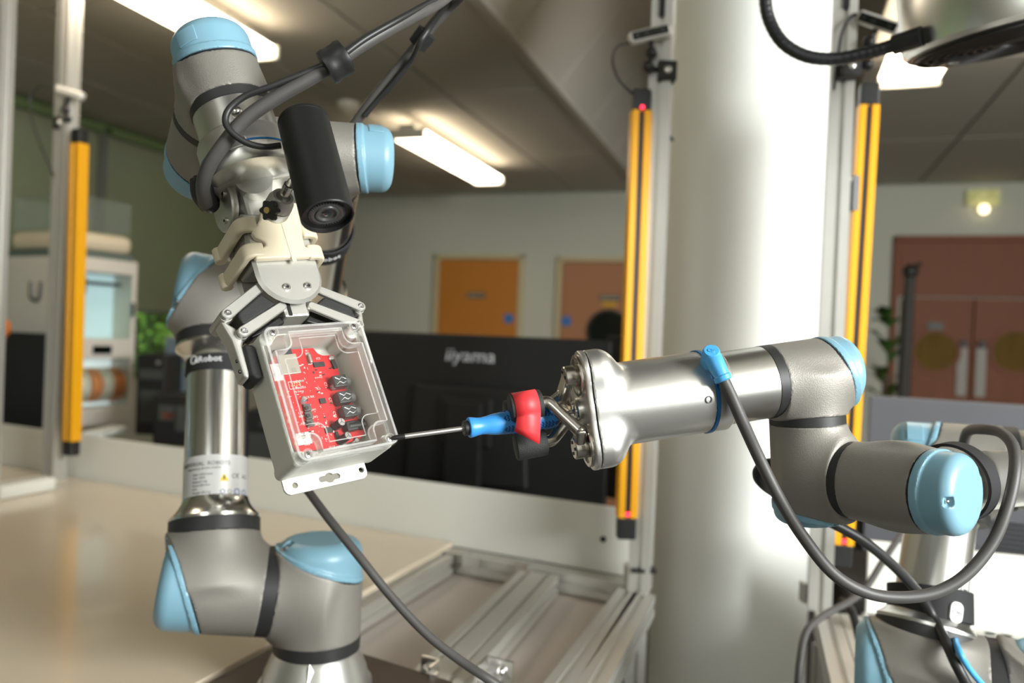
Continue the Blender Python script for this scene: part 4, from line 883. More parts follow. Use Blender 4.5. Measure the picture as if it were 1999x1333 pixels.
def finger(pv, knee, pad, up_dir, label=None):
    f = MB().lathe(pv, T, [(0, .0105), (.012, .0105), (.013, .0095)], 32)
    el = pad[0]+unit(pad[0]-pad[1])*.006
    base = pv+T*.0085; path = [base, base+(knee-base)*.3, knee]
    o = f.build('finger_hub', M_STEEL, GR)
    # flat lever from the hub to the knee
    d = unit(knee-base); L = np.linalg.norm(knee-base); s = unit(np.cross(d, T)); n_ = np.cross(s, d)
    MB().box((base+knee)/2, L/2+.004, .0075, .0045, (d, s, n_)).build('finger_lever', M_STEEL, GR, smooth=False, bevel=.0025, bseg=3)
    MB().tube(smooth_path([knee, knee+(el-knee)*.55, knee+(el-knee)*.92, el+(pad[0]-el)*.4, pad[0], pad[0]+(pad[1]-pad[0])*.1], 6), .0058, 16).build('finger_rod', M_STEEL, GR)
    MB().sphere(knee, .0062, 14, 9).build('finger_knee', M_STEEL, GR)
    a = pad[0]; b = pad[1]; L = np.linalg.norm(b-a)
    pd = MB().lathe(a, b-a, [(0, .0105), (.0008, .0128), (.002, .0132), (L-.002, .0132), (L-.0008, .0130), (L, .0118)], 40).build('finger_pad', M_RUB, GR)
    for k in range(3):
        aa = k*2.09; q = pv+T*.0132+(Ng*math.cos(aa)+Ug*math.sin(aa))*.006; MB().cyl(q, q+T*.0006, .0016, seg=8).build('finger_screw', M_BLK, GR)
    return pd
pa = finger(fp(lob[1][0]*LR*.95, lob[1][1]*LR*.95, .002), apx(1132, 842, .028), pad1, Ug)
finger(fp(lob[2][0]*LR*.95, lob[2][1]*LR*.95, .002), apx(1116, 812, -.012), pad2, Ug)
finger(fp(lob[0][0]*LR*.95, lob[0][1]*LR*.95, .002), apx(1098, 770, .004), pad3, Ug)
# ------------------------------------------------------------------ red tape on the upper finger pad
M_TAPE = mat('red_tape', lin(226, 54, 60), .5, 0, noise=.02, nscale=60)
pdx = unit(pad1[1]-pad1[0]); ctp = (pad1[0]+pad1[1])/2; side = unit(Ng-pdx*(Ng@pdx)); upp = np.cross(side, pdx); upp = upp if upp[2] > 0 else -upp
def tp_(s, a): return ctp+pdx*s+(side*math.cos(a)+upp*math.sin(a))*.01345
vs = []; fs = []; ang = [2.4-.2*k for k in range(16)]
s0, s1 = -.0085, .0165
s0, s1 = (pad1[1]-ctp)@pdx-.0265, (pad1[1]-ctp)@pdx-.0035
for a in ang: vs += [tp_(s0, a), tp_(s1, a)]
fl0 = apx(1053, 867, .0225); fl1 = apx(1004, 842, .0225); b0 = vs[-2]; b1 = vs[-1]
for t in (.12, .4, .7, 1.0): vs += [b0+(fl0-b0)*t+Ng*.0015*math.sin(t*3), b1+(fl1-b1)*t+Ng*.0015*math.sin(t*3)]
for k in range(len(vs)//2-1): fs.append((2*k, 2*k+1, 2*k+3, 2*k+2))
o = MB().add(vs, fs).build('red_tape', M_TAPE, angle=60); sd = o.modifiers.new('thick', 'SOLIDIFY'); sd.thickness = .0004; sd.offset = 1
tag(o, 'strip of red tape wrapped over the upper finger pad with a loose slanted end', 'tape')
# ------------------------------------------------------------------ screwdriver
M_HBLUE = mat('handle_blue', lin(58, 142, 214), .38, 0, noise=.02, nscale=40); M_HDARK = mat('handle_dark_blue', lin(18, 66, 130), .55, 0, bump=.2, bscale=900)
M_SHAFT = mat('screwdriver_shaft', (.62, .60, .57), .32, .9, noise=.05, nscale=90)
tip = None
# ================================================================== CLEAR-LID BOX HELD BY THE LEFT GRIPPER
BR_ = unit(np.array([0.73824759, 0.66655942, 0.10338777])); BA = unit(np.array([-0.38024108, 0.28464243, 0.87999739])); BN = unit(np.cross(BR_, BA)); BN = BN if BN[1] < 0 else -BN
BO = W(650.3, 752.9, .68); BAX = (BR_, BA, BN)
def L(x, z, k=0.0): return BO+BR_*x+BA*z+BN*k
def LP(u, v, k=0.0):
    p = WP(u, v, BO+BN*k, BN)-BO; return float(p@BR_), float(p@BA)
def LQ(u, v, k=0.0): x, z = LP(u, v, k); return L(x, z, k)
M_BOXG = mat('box_plastic', lin(206, 205, 196), .5, 0, noise=.015, nscale=20, bump=.05, bscale=900)
M_LID = clear_mat('lid_clear', (.985, .985, .98), .008, (.9, .9, .88), rough=.05)
M_LIDE = clear_mat('lid_edge', (.95, .955, .95), .26, (.95, .95, .93), rough=.3, refl=.7)
HW, HH, DEP, LT = .0485, .0615, .0565, .0125      # half width, half height, depth, lid depth
BX = thing('electronics_enclosure', L(0, -HH, -DEP), 'light grey plastic box with clear screwed lid held in the left gripper', 'enclosure')
def bsh(X, Y, Z):
    o = cbox(X, Y, Z, (0, 0, -(DEP+LT)/2), (HW, HH, (DEP-LT)/2), .004); tp = (Z+LT+.02)*0; i = cbox(X, Y, Z, (0, 0, -DEP/2-LT/2+.012), (HW-.0025, HH-.0025, (DEP-LT)/2+.0095), .003)
    d = np.maximum(o, -i)
    for sx in (-1, 1):
        for sy in (-1, 1):
            q = np.sqrt((X-sx*(HW-.006))**2+(Y-sy*(HH-.006))**2)-.0062; d = smin(d, np.maximum(np.maximum(q, Z+LT), -(Z+DEP)), .002)
    return d
sdf_obj('box_base', bsh, (-HW-.003, -HH-.003, -DEP-.003), (HW+.003, HH+.003, -LT+.003), .0012, BO, BAX, M_BOXG, BX, angle=45)
# mounting flange with two holes and a keyhole slot, at the back
fx0, fz0 = LP(555, 966, -DEP); fx1, _ = LP(717, 932, -DEP); hl = LP(574, 949, -DEP); hr = LP(703, 919, -DEP); kh = LP(641, 934, -DEP); fw_ = (fx1-fx0)/2; fc = (fx0+fx1)/2; fb = LP(640, 948, -DEP)[1]
fb = min(hl[1], hr[1])-.0075
def flg(X, Y, Z):
    d = cbox(X, Y, Z, (fc, (fb-HH+.01)/2, 0), (fw_, (-HH+.01-fb)/2, .0014), .0012); q2 = np.maximum(np.maximum(np.abs(X-fc)-fw_, np.abs(Y-(fb-HH+.01)/2)-(-HH+.01-fb)/2), np.abs(Z)-.0014)
    rr = np.sqrt(np.maximum(np.abs(X-fc)-(fw_-.006), 0)**2+np.maximum(np.abs(Y-(fb-HH+.01)/2)-((-HH+.01-fb)/2-.006), 0)**2)-.006
    d = np.maximum(rr, np.abs(Z)-.0014)
    for hx, hz in (hl, hr): d = np.maximum(d, .0026-np.sqrt((X-hx)**2+(Y-hz)**2))
    sx = np.clip(X, kh[0]-.008, kh[0]+.008); d = np.maximum(d, .0026-np.sqrt((X-sx)**2+(Y-kh[1])**2)); d = np.maximum(d, .0046-np.sqrt((X-kh[0])**2+(Y-kh[1])**2)); return d
sdf_obj('mounting_flange', flg, (fc-fw_-.002, fb-.002, -.003), (fc+fw_+.002, -HH+.012, .003), .0007, L(0, 0, -DEP+.0014), BAX, M_BOXG, BX, angle=45)
# lid: thin clear skirted cover, corner posts, inner ribs
def rrect(hw, hh, r, n=6, cor=None):
    P = []
    for cx_, cy_, a0 in ((hw-r, hh-r, 0), (-hw+r, hh-r, pi/2), (-hw+r, -hh+r, pi), (hw-r, -hh+r, 1.5*pi)):
        for k in range(n+1): a = a0+pi/2*k/n; P.append((cx_+r*math.cos(a), cy_+r*math.sin(a)))
    return P
lid = MB()
oh = .0012; out = rrect(HW+oh, HH+oh, .008); n_ = len(out)
vs = [L(x, y, -LT) for x, y in out]+[L(x, y, -.0015) for x, y in out]+[L(x*.985, y*.988, 0) for x, y in out]
fs = [(i, (i+1) % n_, n_+(i+1) % n_, n_+i) for i in range(n_)]+[(n_+i, n_+(i+1) % n_, 2*n_+(i+1) % n_, 2*n_+i) for i in range(n_)]+[tuple(2*n_+i for i in range(n_))]
lid.add(vs, fs); lidob = lid.build('clear_lid', M_LID, BX, angle=30)
# border bands, proud inner frame following the corner bosses
def band(pts, w, t, k, mm, nm):
    P = [L(x, y, k) for x, y in pts]; mb = MB(); n = len(P); vs = []; fs = []
    for i in range(n):
        a = np.array(pts[i-1]); b = np.array(pts[(i+1) % n]); d = unit(b-a); nn = np.array([-d[1], d[0]]); p = np.array(pts[i])
        for s, kk in ((w/2, k), (w/2, k-t), (-w/2, k-t), (-w/2, k)): q = p+nn*s; vs.append(L(q[0], q[1], kk))
    for i in range(n):
        j = (i+1) % n
        for e in range(4): fs.append((i*4+e, i*4+(e+1) % 4, j*4+(e+1) % 4, j*4+e))
    return mb.add(vs, fs).build(nm, mm, lidob, smooth=False)
band(rrect(HW-.0006, HH-.0006, .007), .0022, .0115, -.0008, M_LIDE, 'lid_rim')
def inner(o=0.0):
    a, b, c = HW-.0058-o, HH-.0058-o, .0165+o*.3; P = []
    for sx, sy in ((1, 1), (-1, 1), (-1, -1), (1, -1)):
        rq = .008; seq = [(a, b-c)]+[(a-c+rq+rq*math.cos(tq), b-c+rq+rq*math.sin(tq)) for tq in [1.5*pi-k*pi/12 for k in range(7)]]+[(a-c, b)]
        seq = [(sx*x, sy*y) for x, y in seq]
        if sx*sy < 0: seq = seq[::-1]
        P += seq
    return P
band(inner(), .0016, .0105, -.0006, M_LIDE, 'lid_inner_rib'); band(inner(.0065), .0007, .0012, -.0012, M_LIDE, 'lid_step')
M_POST = clear_mat('lid_post', (.95, .955, .95), .16, (.9, .9, .88), rough=.07)
for sx, sy in ((-1, 1), (1, 1), (1, -1), (-1, -1)):
    x, y = sx*.0401, sy*.0567
    MB().lathe(L(x, y, -LT), BN, [(0, .0052), (LT-.004, .0050), (LT-.0005, .0050), (LT-.0005, .0042), (LT-.0028, .0040)], 24, True, True).build('screw_boss', M_POST, lidob)
    sc = MB().lathe(L(x, y, -.0034), BN, [(0, .0034), (.0012, .0034), (.0022, .0026), (.0026, .0012)], 20).build('lid_screw', M_SCREW, BX)
    for a in (.5, .5+pi/2): MB().box(L(x, y, -.0007), .0019, .0004, .0003, (BR_*math.cos(a)+BA*math.sin(a), -BR_*math.sin(a)+BA*math.cos(a), BN)).build('cross_recess', M_BLK, sc, smooth=False)
# ------------------------------------------------------------------ circuit board inside
KB = -.0445
M_PCB = mat('pcb_red', lin(196, 26, 30), .42, 0, noise=.03, nscale=120); M_CHIP = mat('chip_black', lin(38, 36, 36), .5); M_CAN = mat('shield_can', (.42, .39, .33), .4, .8, noise=.04, nscale=200)
M_SILK = mat('silk_white', lin(236, 220, 214), .6); M_GOLD = mat('pad_gold', (.8, .6, .25), .35, .9); M_PINM = mat('solder', (.8, .8, .78), .3, .9)
PC = thing('circuit_board', L(0, -.03, KB), 'red circuit board with chips, jacks and capacitors inside the clear box', 'circuit board')
def BP(u, v, k=KB): return LP(u, v, k)
ol = [(522, 720), (540, 680), (611, 679), (620, 690), (630, 694), (651, 693), (668, 745), (712, 845), (702, 857), (640, 875), (600, 880), (585, 893), (572, 870), (545, 790)]
poly = [BP(*p) for p in ol]; xs_ = [p[0] for p in poly]
poly = [(max(-HW+.0035, min(HW-.0035, x)), max(-HH+.004, min(HH-.004, z))) for x, z in poly]
MB().prism(poly, L(0, 0, KB), BR_, BA, BN, -.0016, 0).build('board', M_PCB, PC, smooth=False)
def comp(nm, u, v, hx, hz, h, m_=M_CHIP, rot=0, k=KB, bv=.0002, par=PC):
    x, z = LP(u, v, k); X = BR_*math.cos(rot)+BA*math.sin(rot); Y = -BR_*math.sin(rot)+BA*math.cos(rot)
    return MB().box(L(x, z, k+h/2), hx, hz, h/2, (X, Y, BN)).build(nm, m_, par, smooth=False, bevel=bv)
def legs(u, v, n, pitch, off, rot=0, par=None):
    x, z = LP(u, v); X = BR_*math.cos(rot)+BA*math.sin(rot); Y = -BR_*math.sin(rot)+BA*math.cos(rot); mb = MB()
    for i in range(n):
        for s in (-1, 1): mb.box(L(x, z, KB+.0003)+X*(i-(n-1)/2)*pitch+Y*s*off, pitch*.25, .0009, .0003, (X, Y, BN))
    mb.build('pins', M_PINM, par or PC, smooth=False)
cn = comp('shield_can', 563, 713, .0088, .0098, .0032, M_CAN); comp('antenna', 552, 688, .0088, .0030, .0008, mat('antenna_black', lin(40, 38, 42), .5)); comp('can_code', 574, 722, .0020, .0022, .0002, mat('can_print', lin(140, 136, 122), .6), 0, KB+.0032, 0)
legs(563, 713, 12, .0013, .0102, 0, cn); comp('crystal_base', 602, 700, .0022, .0062, .0008, M_SCREW); x, z = BP(603, 702)
MB().box(L(x, z, KB+.0026), .0018, .0052, .0018, BAX).build('crystal', M_CAN, PC, smooth=False, bevel=.0015, bseg=4)
c_ = comp('chip', 622, 712, .0056, .0024, .0018); legs(622, 712, 8, .00135, .0033, 0, c_)
c_ = comp('chip', 629, 783, .0030, .0026, .0016); legs(629, 783, 4, .0014, .0034, 0, c_); c_ = comp('chip', 641, 840, .0036, .0026, .0016); legs(641, 840, 4, .0014, .0034, 0, c_)
M_JACK = mat('jack_smoke', lin(66, 66, 66), .25, 0, noise=.35, nscale=260); M_JTIP = clear_mat('jack_clear', (.75, .75, .75), .2, (.6, .6, .6), .1)
for (u, v) in ((661, 746), (670, 777), (680, 804)):
    x, z = LP(u, v, KB+.006); j = MB().box(L(x, z, KB+.0052), .0070, .0058, .0052, BAX).build('audio_jack', M_JACK, PC, smooth=False, bevel=.0008)
    MB().lathe(L(x+.0070, z, KB+.0055), BR_, [(0, .0042), (.0045, .0042), (.0045, .0026), (.001, .0024)], 24).build('jack_collar', M_JTIP, j)
    mb = MB()
    for s in (-1, 1): mb.tube([L(x-.005, z+s*.0035, KB+.0107), L(x-.001, z+s*.001, KB+.0107), L(x+.002, z+s*.0032, KB+.0107), L(x+.006, z+s*.0012, KB+.0105)], .00022, 6)
    mb.build('contact_springs', M_PINM, j)
M_CAPE = mat('capacitor_sleeve', lin(44, 24, 30), .35); M_CAPT = mat('capacitor_top', lin(208, 206, 205), .35, .6)
def ecap(ub, vb, ut, vt, hgt=.0155):
    x, z = LP(ub, vb, KB); x2, z2 = LP(ut, vt, KB+hgt); a = L(x, z, KB); b = L(x2, z2, KB+hgt); d = unit(b-a); Lh = np.linalg.norm(b-a)
    c = MB().lathe(a, d, [(0, .0036), (.0012, .0040), (.0018, .0037), (.0026, .0040), (Lh-.0006, .0040), (Lh, .0036)], 28).build('capacitor', M_CAPE, PC)
    MB().lathe(a+d*Lh, d, [(0, .0037), (.0003, .0035)], 28).build('capacitor_top', M_CAPT, c)
    for q in range(3): an = q*2.09; X, Y, _ = frame_from(d); MB().box(a+d*(Lh+.0003)+(X*math.cos(an)+Y*math.sin(an))*.0017, .0017, .0002, .0002, (X*math.cos(an)+Y*math.sin(an), -X*math.sin(an)+Y*math.cos(an), d)).build('score_mark', M_CHIP, c, smooth=False)
ecap(652, 834, 667, 823, .012); ecap(663, 862, 680, 850, .012)
x, z = LP(692, 831, KB+.005); bj = MB().box(L(x-.004, z, KB+.0045), .006, .0045, .0045, BAX).build('power_jack', M_BLK, PC, smooth=False, bevel=.001)
MB().lathe(L(x-.007, z, KB+.0055), BR_, [(0, .0042), (.012, .0042), (.012, .0052), (.0165, .0052), (.0165, .0035), (.008, .0033)], 28).build('power_barrel', M_BLK, bj)
for (u, v) in ((598, 797), (601, 812), (604, 827)):
    b_ = comp('push_button', u, v, .0034, .0034, .0030, mat('button_grey', lin(92, 88, 84), .4, .4)); x, z = LP(u, v, KB+.003); MB().cyl(L(x, z, KB+.003), L(x, z, KB+.0046), .0018, seg=16).build('button_cap', M_CHIP, b_)
for (u, v, r_) in ((647, 700, .0030), (695, 860, .0030), (594, 779, .0030)):
    x, z = BP(u, v); MB().lathe(L(x, z, KB), BN, [(0, r_), (.0010, r_), (.0020, r_*.6)], 18).build('board_screw', M_SCREW, PC)
x, z = LP(592, 783, KB+.004); MB().sphere(L(x, z, KB+.0035), .0030, 14, 9, (1, 1, 1.2), BAX).build('led', M_JTIP, PC)
x, z = LP(650, 756, KB+.004); MB().sphere(L(x, z, KB+.0045), .0030, 14, 9, (1, 1, 1.2), BAX).build('led', clear_mat('led_clear', (.95, .8, .8), .15, (.9, .7, .7), .05), PC)
for (u, v) in ((648, 717), (617, 722), (632, 731), (625, 733), (612, 727), (644, 719), (583, 757), (578, 756), (622, 766), (628, 768), (620, 765), (651, 843), (657, 851), (636, 826), (634, 815), (604, 843), (610, 842), (604, 850), (610, 849), (590, 712), (586, 714), (640, 757), (646, 787), (652, 812), (668, 834), (661, 838), (625, 727)):
    comp('resistor', u, v, .0011, .0006, .0006, M_CHIP if (u+v) % 2 else M_PINM, .0 if u % 3 else pi/2, bv=0)
x, z = BP(656, 850); MB().lathe(L(x, z+.003, KB+.002), -BA, [(0, .0016), (.006, .0016)], 14).build('diode', M_CHIP, PC)
comp('usb_socket', 651, 712, .0020, .0045, .0025, M_CHIP, .1); comp('pad_row', 577, 750, .0055, .0020, .0001, M_PCB, 0, KB, 0)
for i in range(4):
    for j in range(2): comp('gold_pad', 570+i*4.6, 748.5-i*.6+j*4.5, .0006, .0006, .0002, M_GOLD, 0, KB, 0)
wl_ = comp('white_sticker', 593, 856, .0068, .0056, .0003, mat('sticker_white', lin(232, 226, 222), .5), .0, KB+.0001, 0)
x, z = BP(593, 855); put_text('sticker_text', 'MS \u2013', .0052, L(x, z, KB+.0006), -BA, BR_, M_INK, wl_, extrude=.0001)
def silk(s, u, v, size, X=None, Y=None):
    x, z = BP(u, v); put_text('silk_print', s, size, L(x, z, KB+.0002), BR_ if X is None else X, BA if Y is None else Y, M_SILK, PC, extrude=.00005)
for s, u, v in (('CT1', 636, 752), ('CT2', 645, 782), ('CT3', 653, 809)): silk(s, u, v, .0036, -BA, BR_)
for s, u, v, z_ in (('X1', 599, 685, .003), ('IC2', 621, 700, .003), ('R14 R15', 622, 737, .0022), ('IC1', 622, 759, .003), ('SW1', 612, 800, .0028), ('SW2', 615, 814, .0028), ('SW3', 618, 829, .0028), ('P1 Debug', 584, 764, .0022), ('IC3', 637, 834, .003), ('D2 C4', 648, 872, .0022), ('TX RX', 605, 775, .003)): silk(s, u, v, z_)
def outline(u0, v0, u1, v1):
    a = BP(u0, v0); b = BP(u1, v1); x0, x1 = sorted((a[0], b[0])); z0, z1 = sorted((a[1], b[1])); mb = MB()
    for c, hx, hz in (((x0+x1)/2, None, z0), ((x0+x1)/2, None, z1)): mb.box(L(c, hz, KB+.0001), (x1-x0)/2, .00018, .0001, BAX)
    for xx in (x0, x1): mb.box(L(xx, (z0+z1)/2, KB+.0001), .00018, (z1-z0)/2, .0001, BAX)
    mb.build('silk_outline', M_SILK, PC, smooth=False)
outline(562, 746, 588, 757)
rs2 = np.random.RandomState(11); mbs = MB()
for k in range(150):
    u = 560+rs2.rand()*110; v = 690+rs2.rand()*175; x, z = BP(u, v)
    if not (-.03 < x < .012) or abs(z) > .045: continue
    X_ = BR_ if rs2.rand() < .6 else BA; Y_ = BA if X_ is BR_ else BR_
    mbs.box(L(x, z, KB+.00008), .0003+rs2.rand()*.0010, .00018, .00006, (X_, Y_, BN))
tag(mbs.build('silk_marks', M_SILK, PC, smooth=False), kind='stuff')
# narrow white label + terminal strip along the left edge of the board
comp('white_connector', 540, 727, .0044, .0085, .0006, mat('sticker_white', lin(232, 226, 222), .5), 0, KB, 0); silk('|||', 541, 722, .004)
for (u, v) in ((547, 765), (560, 809), (564, 822), (577, 866)):
    x, z = BP(u, v); MB().lathe(L(x, z, KB), BN, [(0, .0014), (.0002, .0014), (.0002, .0008)], 12, False, False).build('drill_pad', M_GOLD, PC)
    MB().cyl(L(x, z, KB), L(x, z, KB+.00015), .0009, seg=10).build('drill_hole', M_CHIP, PC)

# ================================================================== PARALLEL GRIPPER (left)
GP = thing('parallel_gripper', L(0, .10, -.03), 'silver two finger gripper with black finger covers squeezing the clear box', 'gripper')
KF, KR = -.010, -.056         # front and rear plate planes
px0, pz0 = LP(566, 552, KF); pw = .0325; pzb = LP(575, 591, KF)[1]; pzt = LP(560, 505, KF)[1]
def oval(hw, zb, zt, rb_, n=14):
    P = [(hw, zt)]; P = []
    for k in range(n+1): a = -pi*k/n; P.append((hw*math.cos(a) if abs(math.cos(a)) < 1 else math.copysign(hw, math.cos(a)), zb+rb_+rb_*math.sin(a)))
    return [(hw, zt)]+P+[(-hw, zt)]
pcx = (LP(500, 530, KF)[0]+LP(632, 548, KF)[0])/2
ovf = [(x+pcx, z) for x, z in oval(pw, pzb, pzt+.05, .030)]
for k0, k1, nm in ((KF-.006, KF, 'front_plate'), (KR, KR+.006, 'rear_plate')):
    MB().prism(ovf, L(0, 0, 0), BR_, BA, BN, k0, k1).build(nm, M_GRIPM, GP, bevel=.0042, bseg=1, angle=25)
MB().box(L(pcx, (pzb+pzt+.05)/2+.022, (KF+KR)/2), .0305, (pzt+.05-pzb)/2-.021, (KF-KR)/2-.006, BAX).build('gear_housing', M_GRIPM, GP, smooth=False, bevel=.003)
MB().box(L(pcx+.001, pzb+.001, (KF+KR)/2), .0125, .010, .013, BAX).build('lower_block', M_GRIPM, GP, smooth=False, bevel=.002)
MB().box(L(pcx-.006, pzb-.000, (KF+KR)/2+.013), .0016, .008, .001, BAX).build('block_slot', M_BLK, GP, smooth=False)
for (u, v) in ((559, 561), (600, 559)):
    x, z = LP(u, v, KF); s_ = MB().lathe(L(x, z, KF), BN, [(0, .0035), (.0022, .0035), (.0026, .0030), (.0026, .0018), (.001, .0016)], 24).build('plate_screw', M_SCREW, GP)
    MB().cyl(L(x, z, KF+.0006), L(x, z, KF+.0012), .0016, seg=6).build('hex_recess', M_BLK, s_)
# motor body above the plates and the tilting bracket discs
zt0 = pzt+.045; zt1 = LP(515, 372, -.035)[1]
MB().prism([(x+pcx, z) for x, z in ((-.023, zt0), (.023, zt0), (.023, zt1-.012), (.012, zt1), (-.012, zt1), (-.023, zt1-.012))], L(0, 0, 0), BR_, BA, BN, KR+.002, KF-.003).build('motor_body', M_GRIPM, GP, smooth=False, bevel=.004)
dzc = LP(447, 410, -.03)[1]; DXo = pcx-.0315
for s in (-1, 1):
    c = L(pcx+s*.0295, dzc+.004, -.033)
    MB().lathe(c, BR_*s, [(0, .0235), (.0045, .0235), (.006, .022)], 56).build('tilt_disc', M_GRIPM, GP)
    for aa in (.9, .9+pi*.72):
        q = c+BR_*s*.006+(BA*math.cos(aa)+BN*math.sin(aa)*1.0)*.014; sc = MB().lathe(q, BR_*s, [(0, .0032), (.0018, .0030)], 16).build('disc_screw', M_SCREW, GP); MB().cyl(q+BR_*s*.0016, q+BR_*s*.0022, .0015, seg=6).build('hex_recess', M_BLK, sc)
    MB().lathe(L(pcx+s*.0235, dzc+.004, -.033), BR_*s, [(0, .011), (.006, .011)], 32).build('tilt_hub', M_SCREW, GP)
# neck between changer and gripper
ne = T0-A3*.066; MB().tube([ne, (ne+L(pcx, zt1-.01, -.033))/2, L(pcx, zt1-.012, -.033)], [.018, .017, .017], 32).build('gripper_neck', M_GRIPM, GP)
for s in (-1, 1):
    a = ne+BR_*s*.026; b = L(pcx+s*.0315, dzc+.016, -.033); MB().box((a+b)/2, .0030, .014, np.linalg.norm(b-a)/2+.006, (unit(np.cross(BN, unit(b-a))), unit(np.cross(unit(b-a), unit(np.cross(BN, unit(b-a))))), unit(b-a))).build('bracket_arm', M_GRIPM, GP, smooth=False, bevel=.002)
# fingers
def linkbar(a, b, k0, k1, w, nm, m_, ends=.0052):
    """flat bar between local points a,b (x,z)"""
    a = np.array(a); b = np.array(b); d = unit(b-a); nn = np.array([-d[1], d[0]]); P = []
    for k in range(9): an = pi/2+pi*k/8; P.append(tuple(a+(d*math.cos(an)+nn*math.sin(an))*w))
    for k in range(9): an = -pi/2+pi*k/8; P.append(tuple(b+(d*math.cos(an)+nn*math.sin(an))*ends))
    return MB().prism(P, L(0, 0, 0), BR_, BA, BN, k0, k1).build(nm, m_, GP, bevel=.0008, bseg=1, angle=40)
KLF = KF-.007
for s in (-1, 1):
    if s < 0: up0, up1, lo0, lo1 = LP(512, 556, KLF), LP(445, 611, KLF), LP(552, 596, KLF), LP(477, 646, KLF)
    else: up0, up1, lo0, lo1 = LP(628, 566, KLF), LP(705, 597, KLF), LP(610, 596, KLF), LP(702, 632, KLF)
    up0, up1, lo0, lo1 = map(np.array, (up0, up1, lo0, lo1))
    for k1 in (KLF, KR+.010):
        linkbar(up0, up1, k1-.005, k1, .0042, 'link_bar', M_GRIPM); linkbar(lo0, lo1, k1-.005, k1, .0042, 'link_bar', M_GRIPM)
        for q in (up1, lo1):
            MB().lathe(L(q[0], q[1], k1-.0002), BN, [(0, .0030), (.0012, .0030), (.0018, .0024), (.0018, .0014), (.0005, .0012)], 18).build('pivot_pin', M_SCREW, GP)
    # black cover between the links and below the lower link
    t0, t1, t2, t3 = up0+(lo0-up0)*.22, up0+(lo0-up0)*.84, lo1+(up1-lo1)*.22, lo1+(up1-lo1)*.80
    i0 = up0+(up1-up0)*.14; i1 = up0+(up1-up0)*.80; j0 = lo0+(lo1-lo0)*.05; j1 = lo0+(lo1-lo0)*.84; dn = unit(lo0-up0)
    P = [i0+dn*.0048, i1+dn*.0045, i1+(up1-up0)*.07+dn*.0075, j1+(lo1-lo0)*.06-dn*.006, j1-dn*.0046, j0-dn*.0046]
    MB().prism([tuple(p) for p in P], L(0, 0, 0), BR_, BA, BN, KR+.012, KLF-.0012).build('finger_cover', M_RUB, GP, bevel=.0022, bseg=3, angle=40)
    P = [j0+dn*.0044, j0+dn*.0125+(lo1-lo0)*.03, j1+dn*.0075, j1+dn*.0044]
    MB().prism([tuple(p) for p in P], L(0, 0, 0), BR_, BA, BN, KR+.012, KLF-.011).build('lower_cover', M_BLK, GP, bevel=.0025, bseg=3, angle=40)
    # knuckle barrel and fingertip
    MB().cyl(L(up1[0], up1[1], KR+.004), L(up1[0], up1[1], KLF-.0055), .0058, seg=28).build('knuckle', M_GRIPM, GP); MB().cyl(L(lo1[0], lo1[1], KR+.006), L(lo1[0], lo1[1], KLF-.0055), .0054, seg=28).build('knuckle', M_GRIPM, GP)
    xo = s*(HW+.0135); zl = LP(490, 738, -.025)[1] if s < 0 else LP(490, 738, -.025)[1]
    v0 = up1+np.array([s*.001, -.001]); 
    P = [up1+np.array([s*.005, -.001]), lo1+np.array([s*.009, -.004]), np.array([xo+s*.004, lo1[1]-.016]), np.array([xo+s*.003, zl+.002]), np.array([xo-s*.001, zl]), np.array([xo-s*.003, zl+.006]), np.array([xo-s*.003, lo1[1]-.010]), lo1+np.array([-s*.004, .001])]
    tipb = MB().prism([tuple(p) for p in P], L(0, 0, 0), BR_, BA, BN, KR+.012, KLF-.008).build('fingertip', M_GRIPM, GP, bevel=.002, bseg=2, angle=40)
    for zz in (zl+.009, zl+.019): MB().cyl(L(xo+s*.0028, zz, -.030), L(xo+s*.0044, zz, -.030), .0017, seg=10).build('tip_hole', M_BLK, tipb)
    padP = [(s*(HW+.0018), lo1[1]-.012), (xo-s*.0026, lo1[1]-.010), (xo-s*.0022, zl+.003), (xo-s*.0045, zl-.002), (s*(HW+.0035), zl-.003), (s*(HW+.0018), zl)]
    MB().prism(padP, L(0, 0, 0), BR_, BA, BN, KR+.008, KLF-.004).build('finger_pad', M_RUB, GP, bevel=.0025, bseg=3, angle=40)
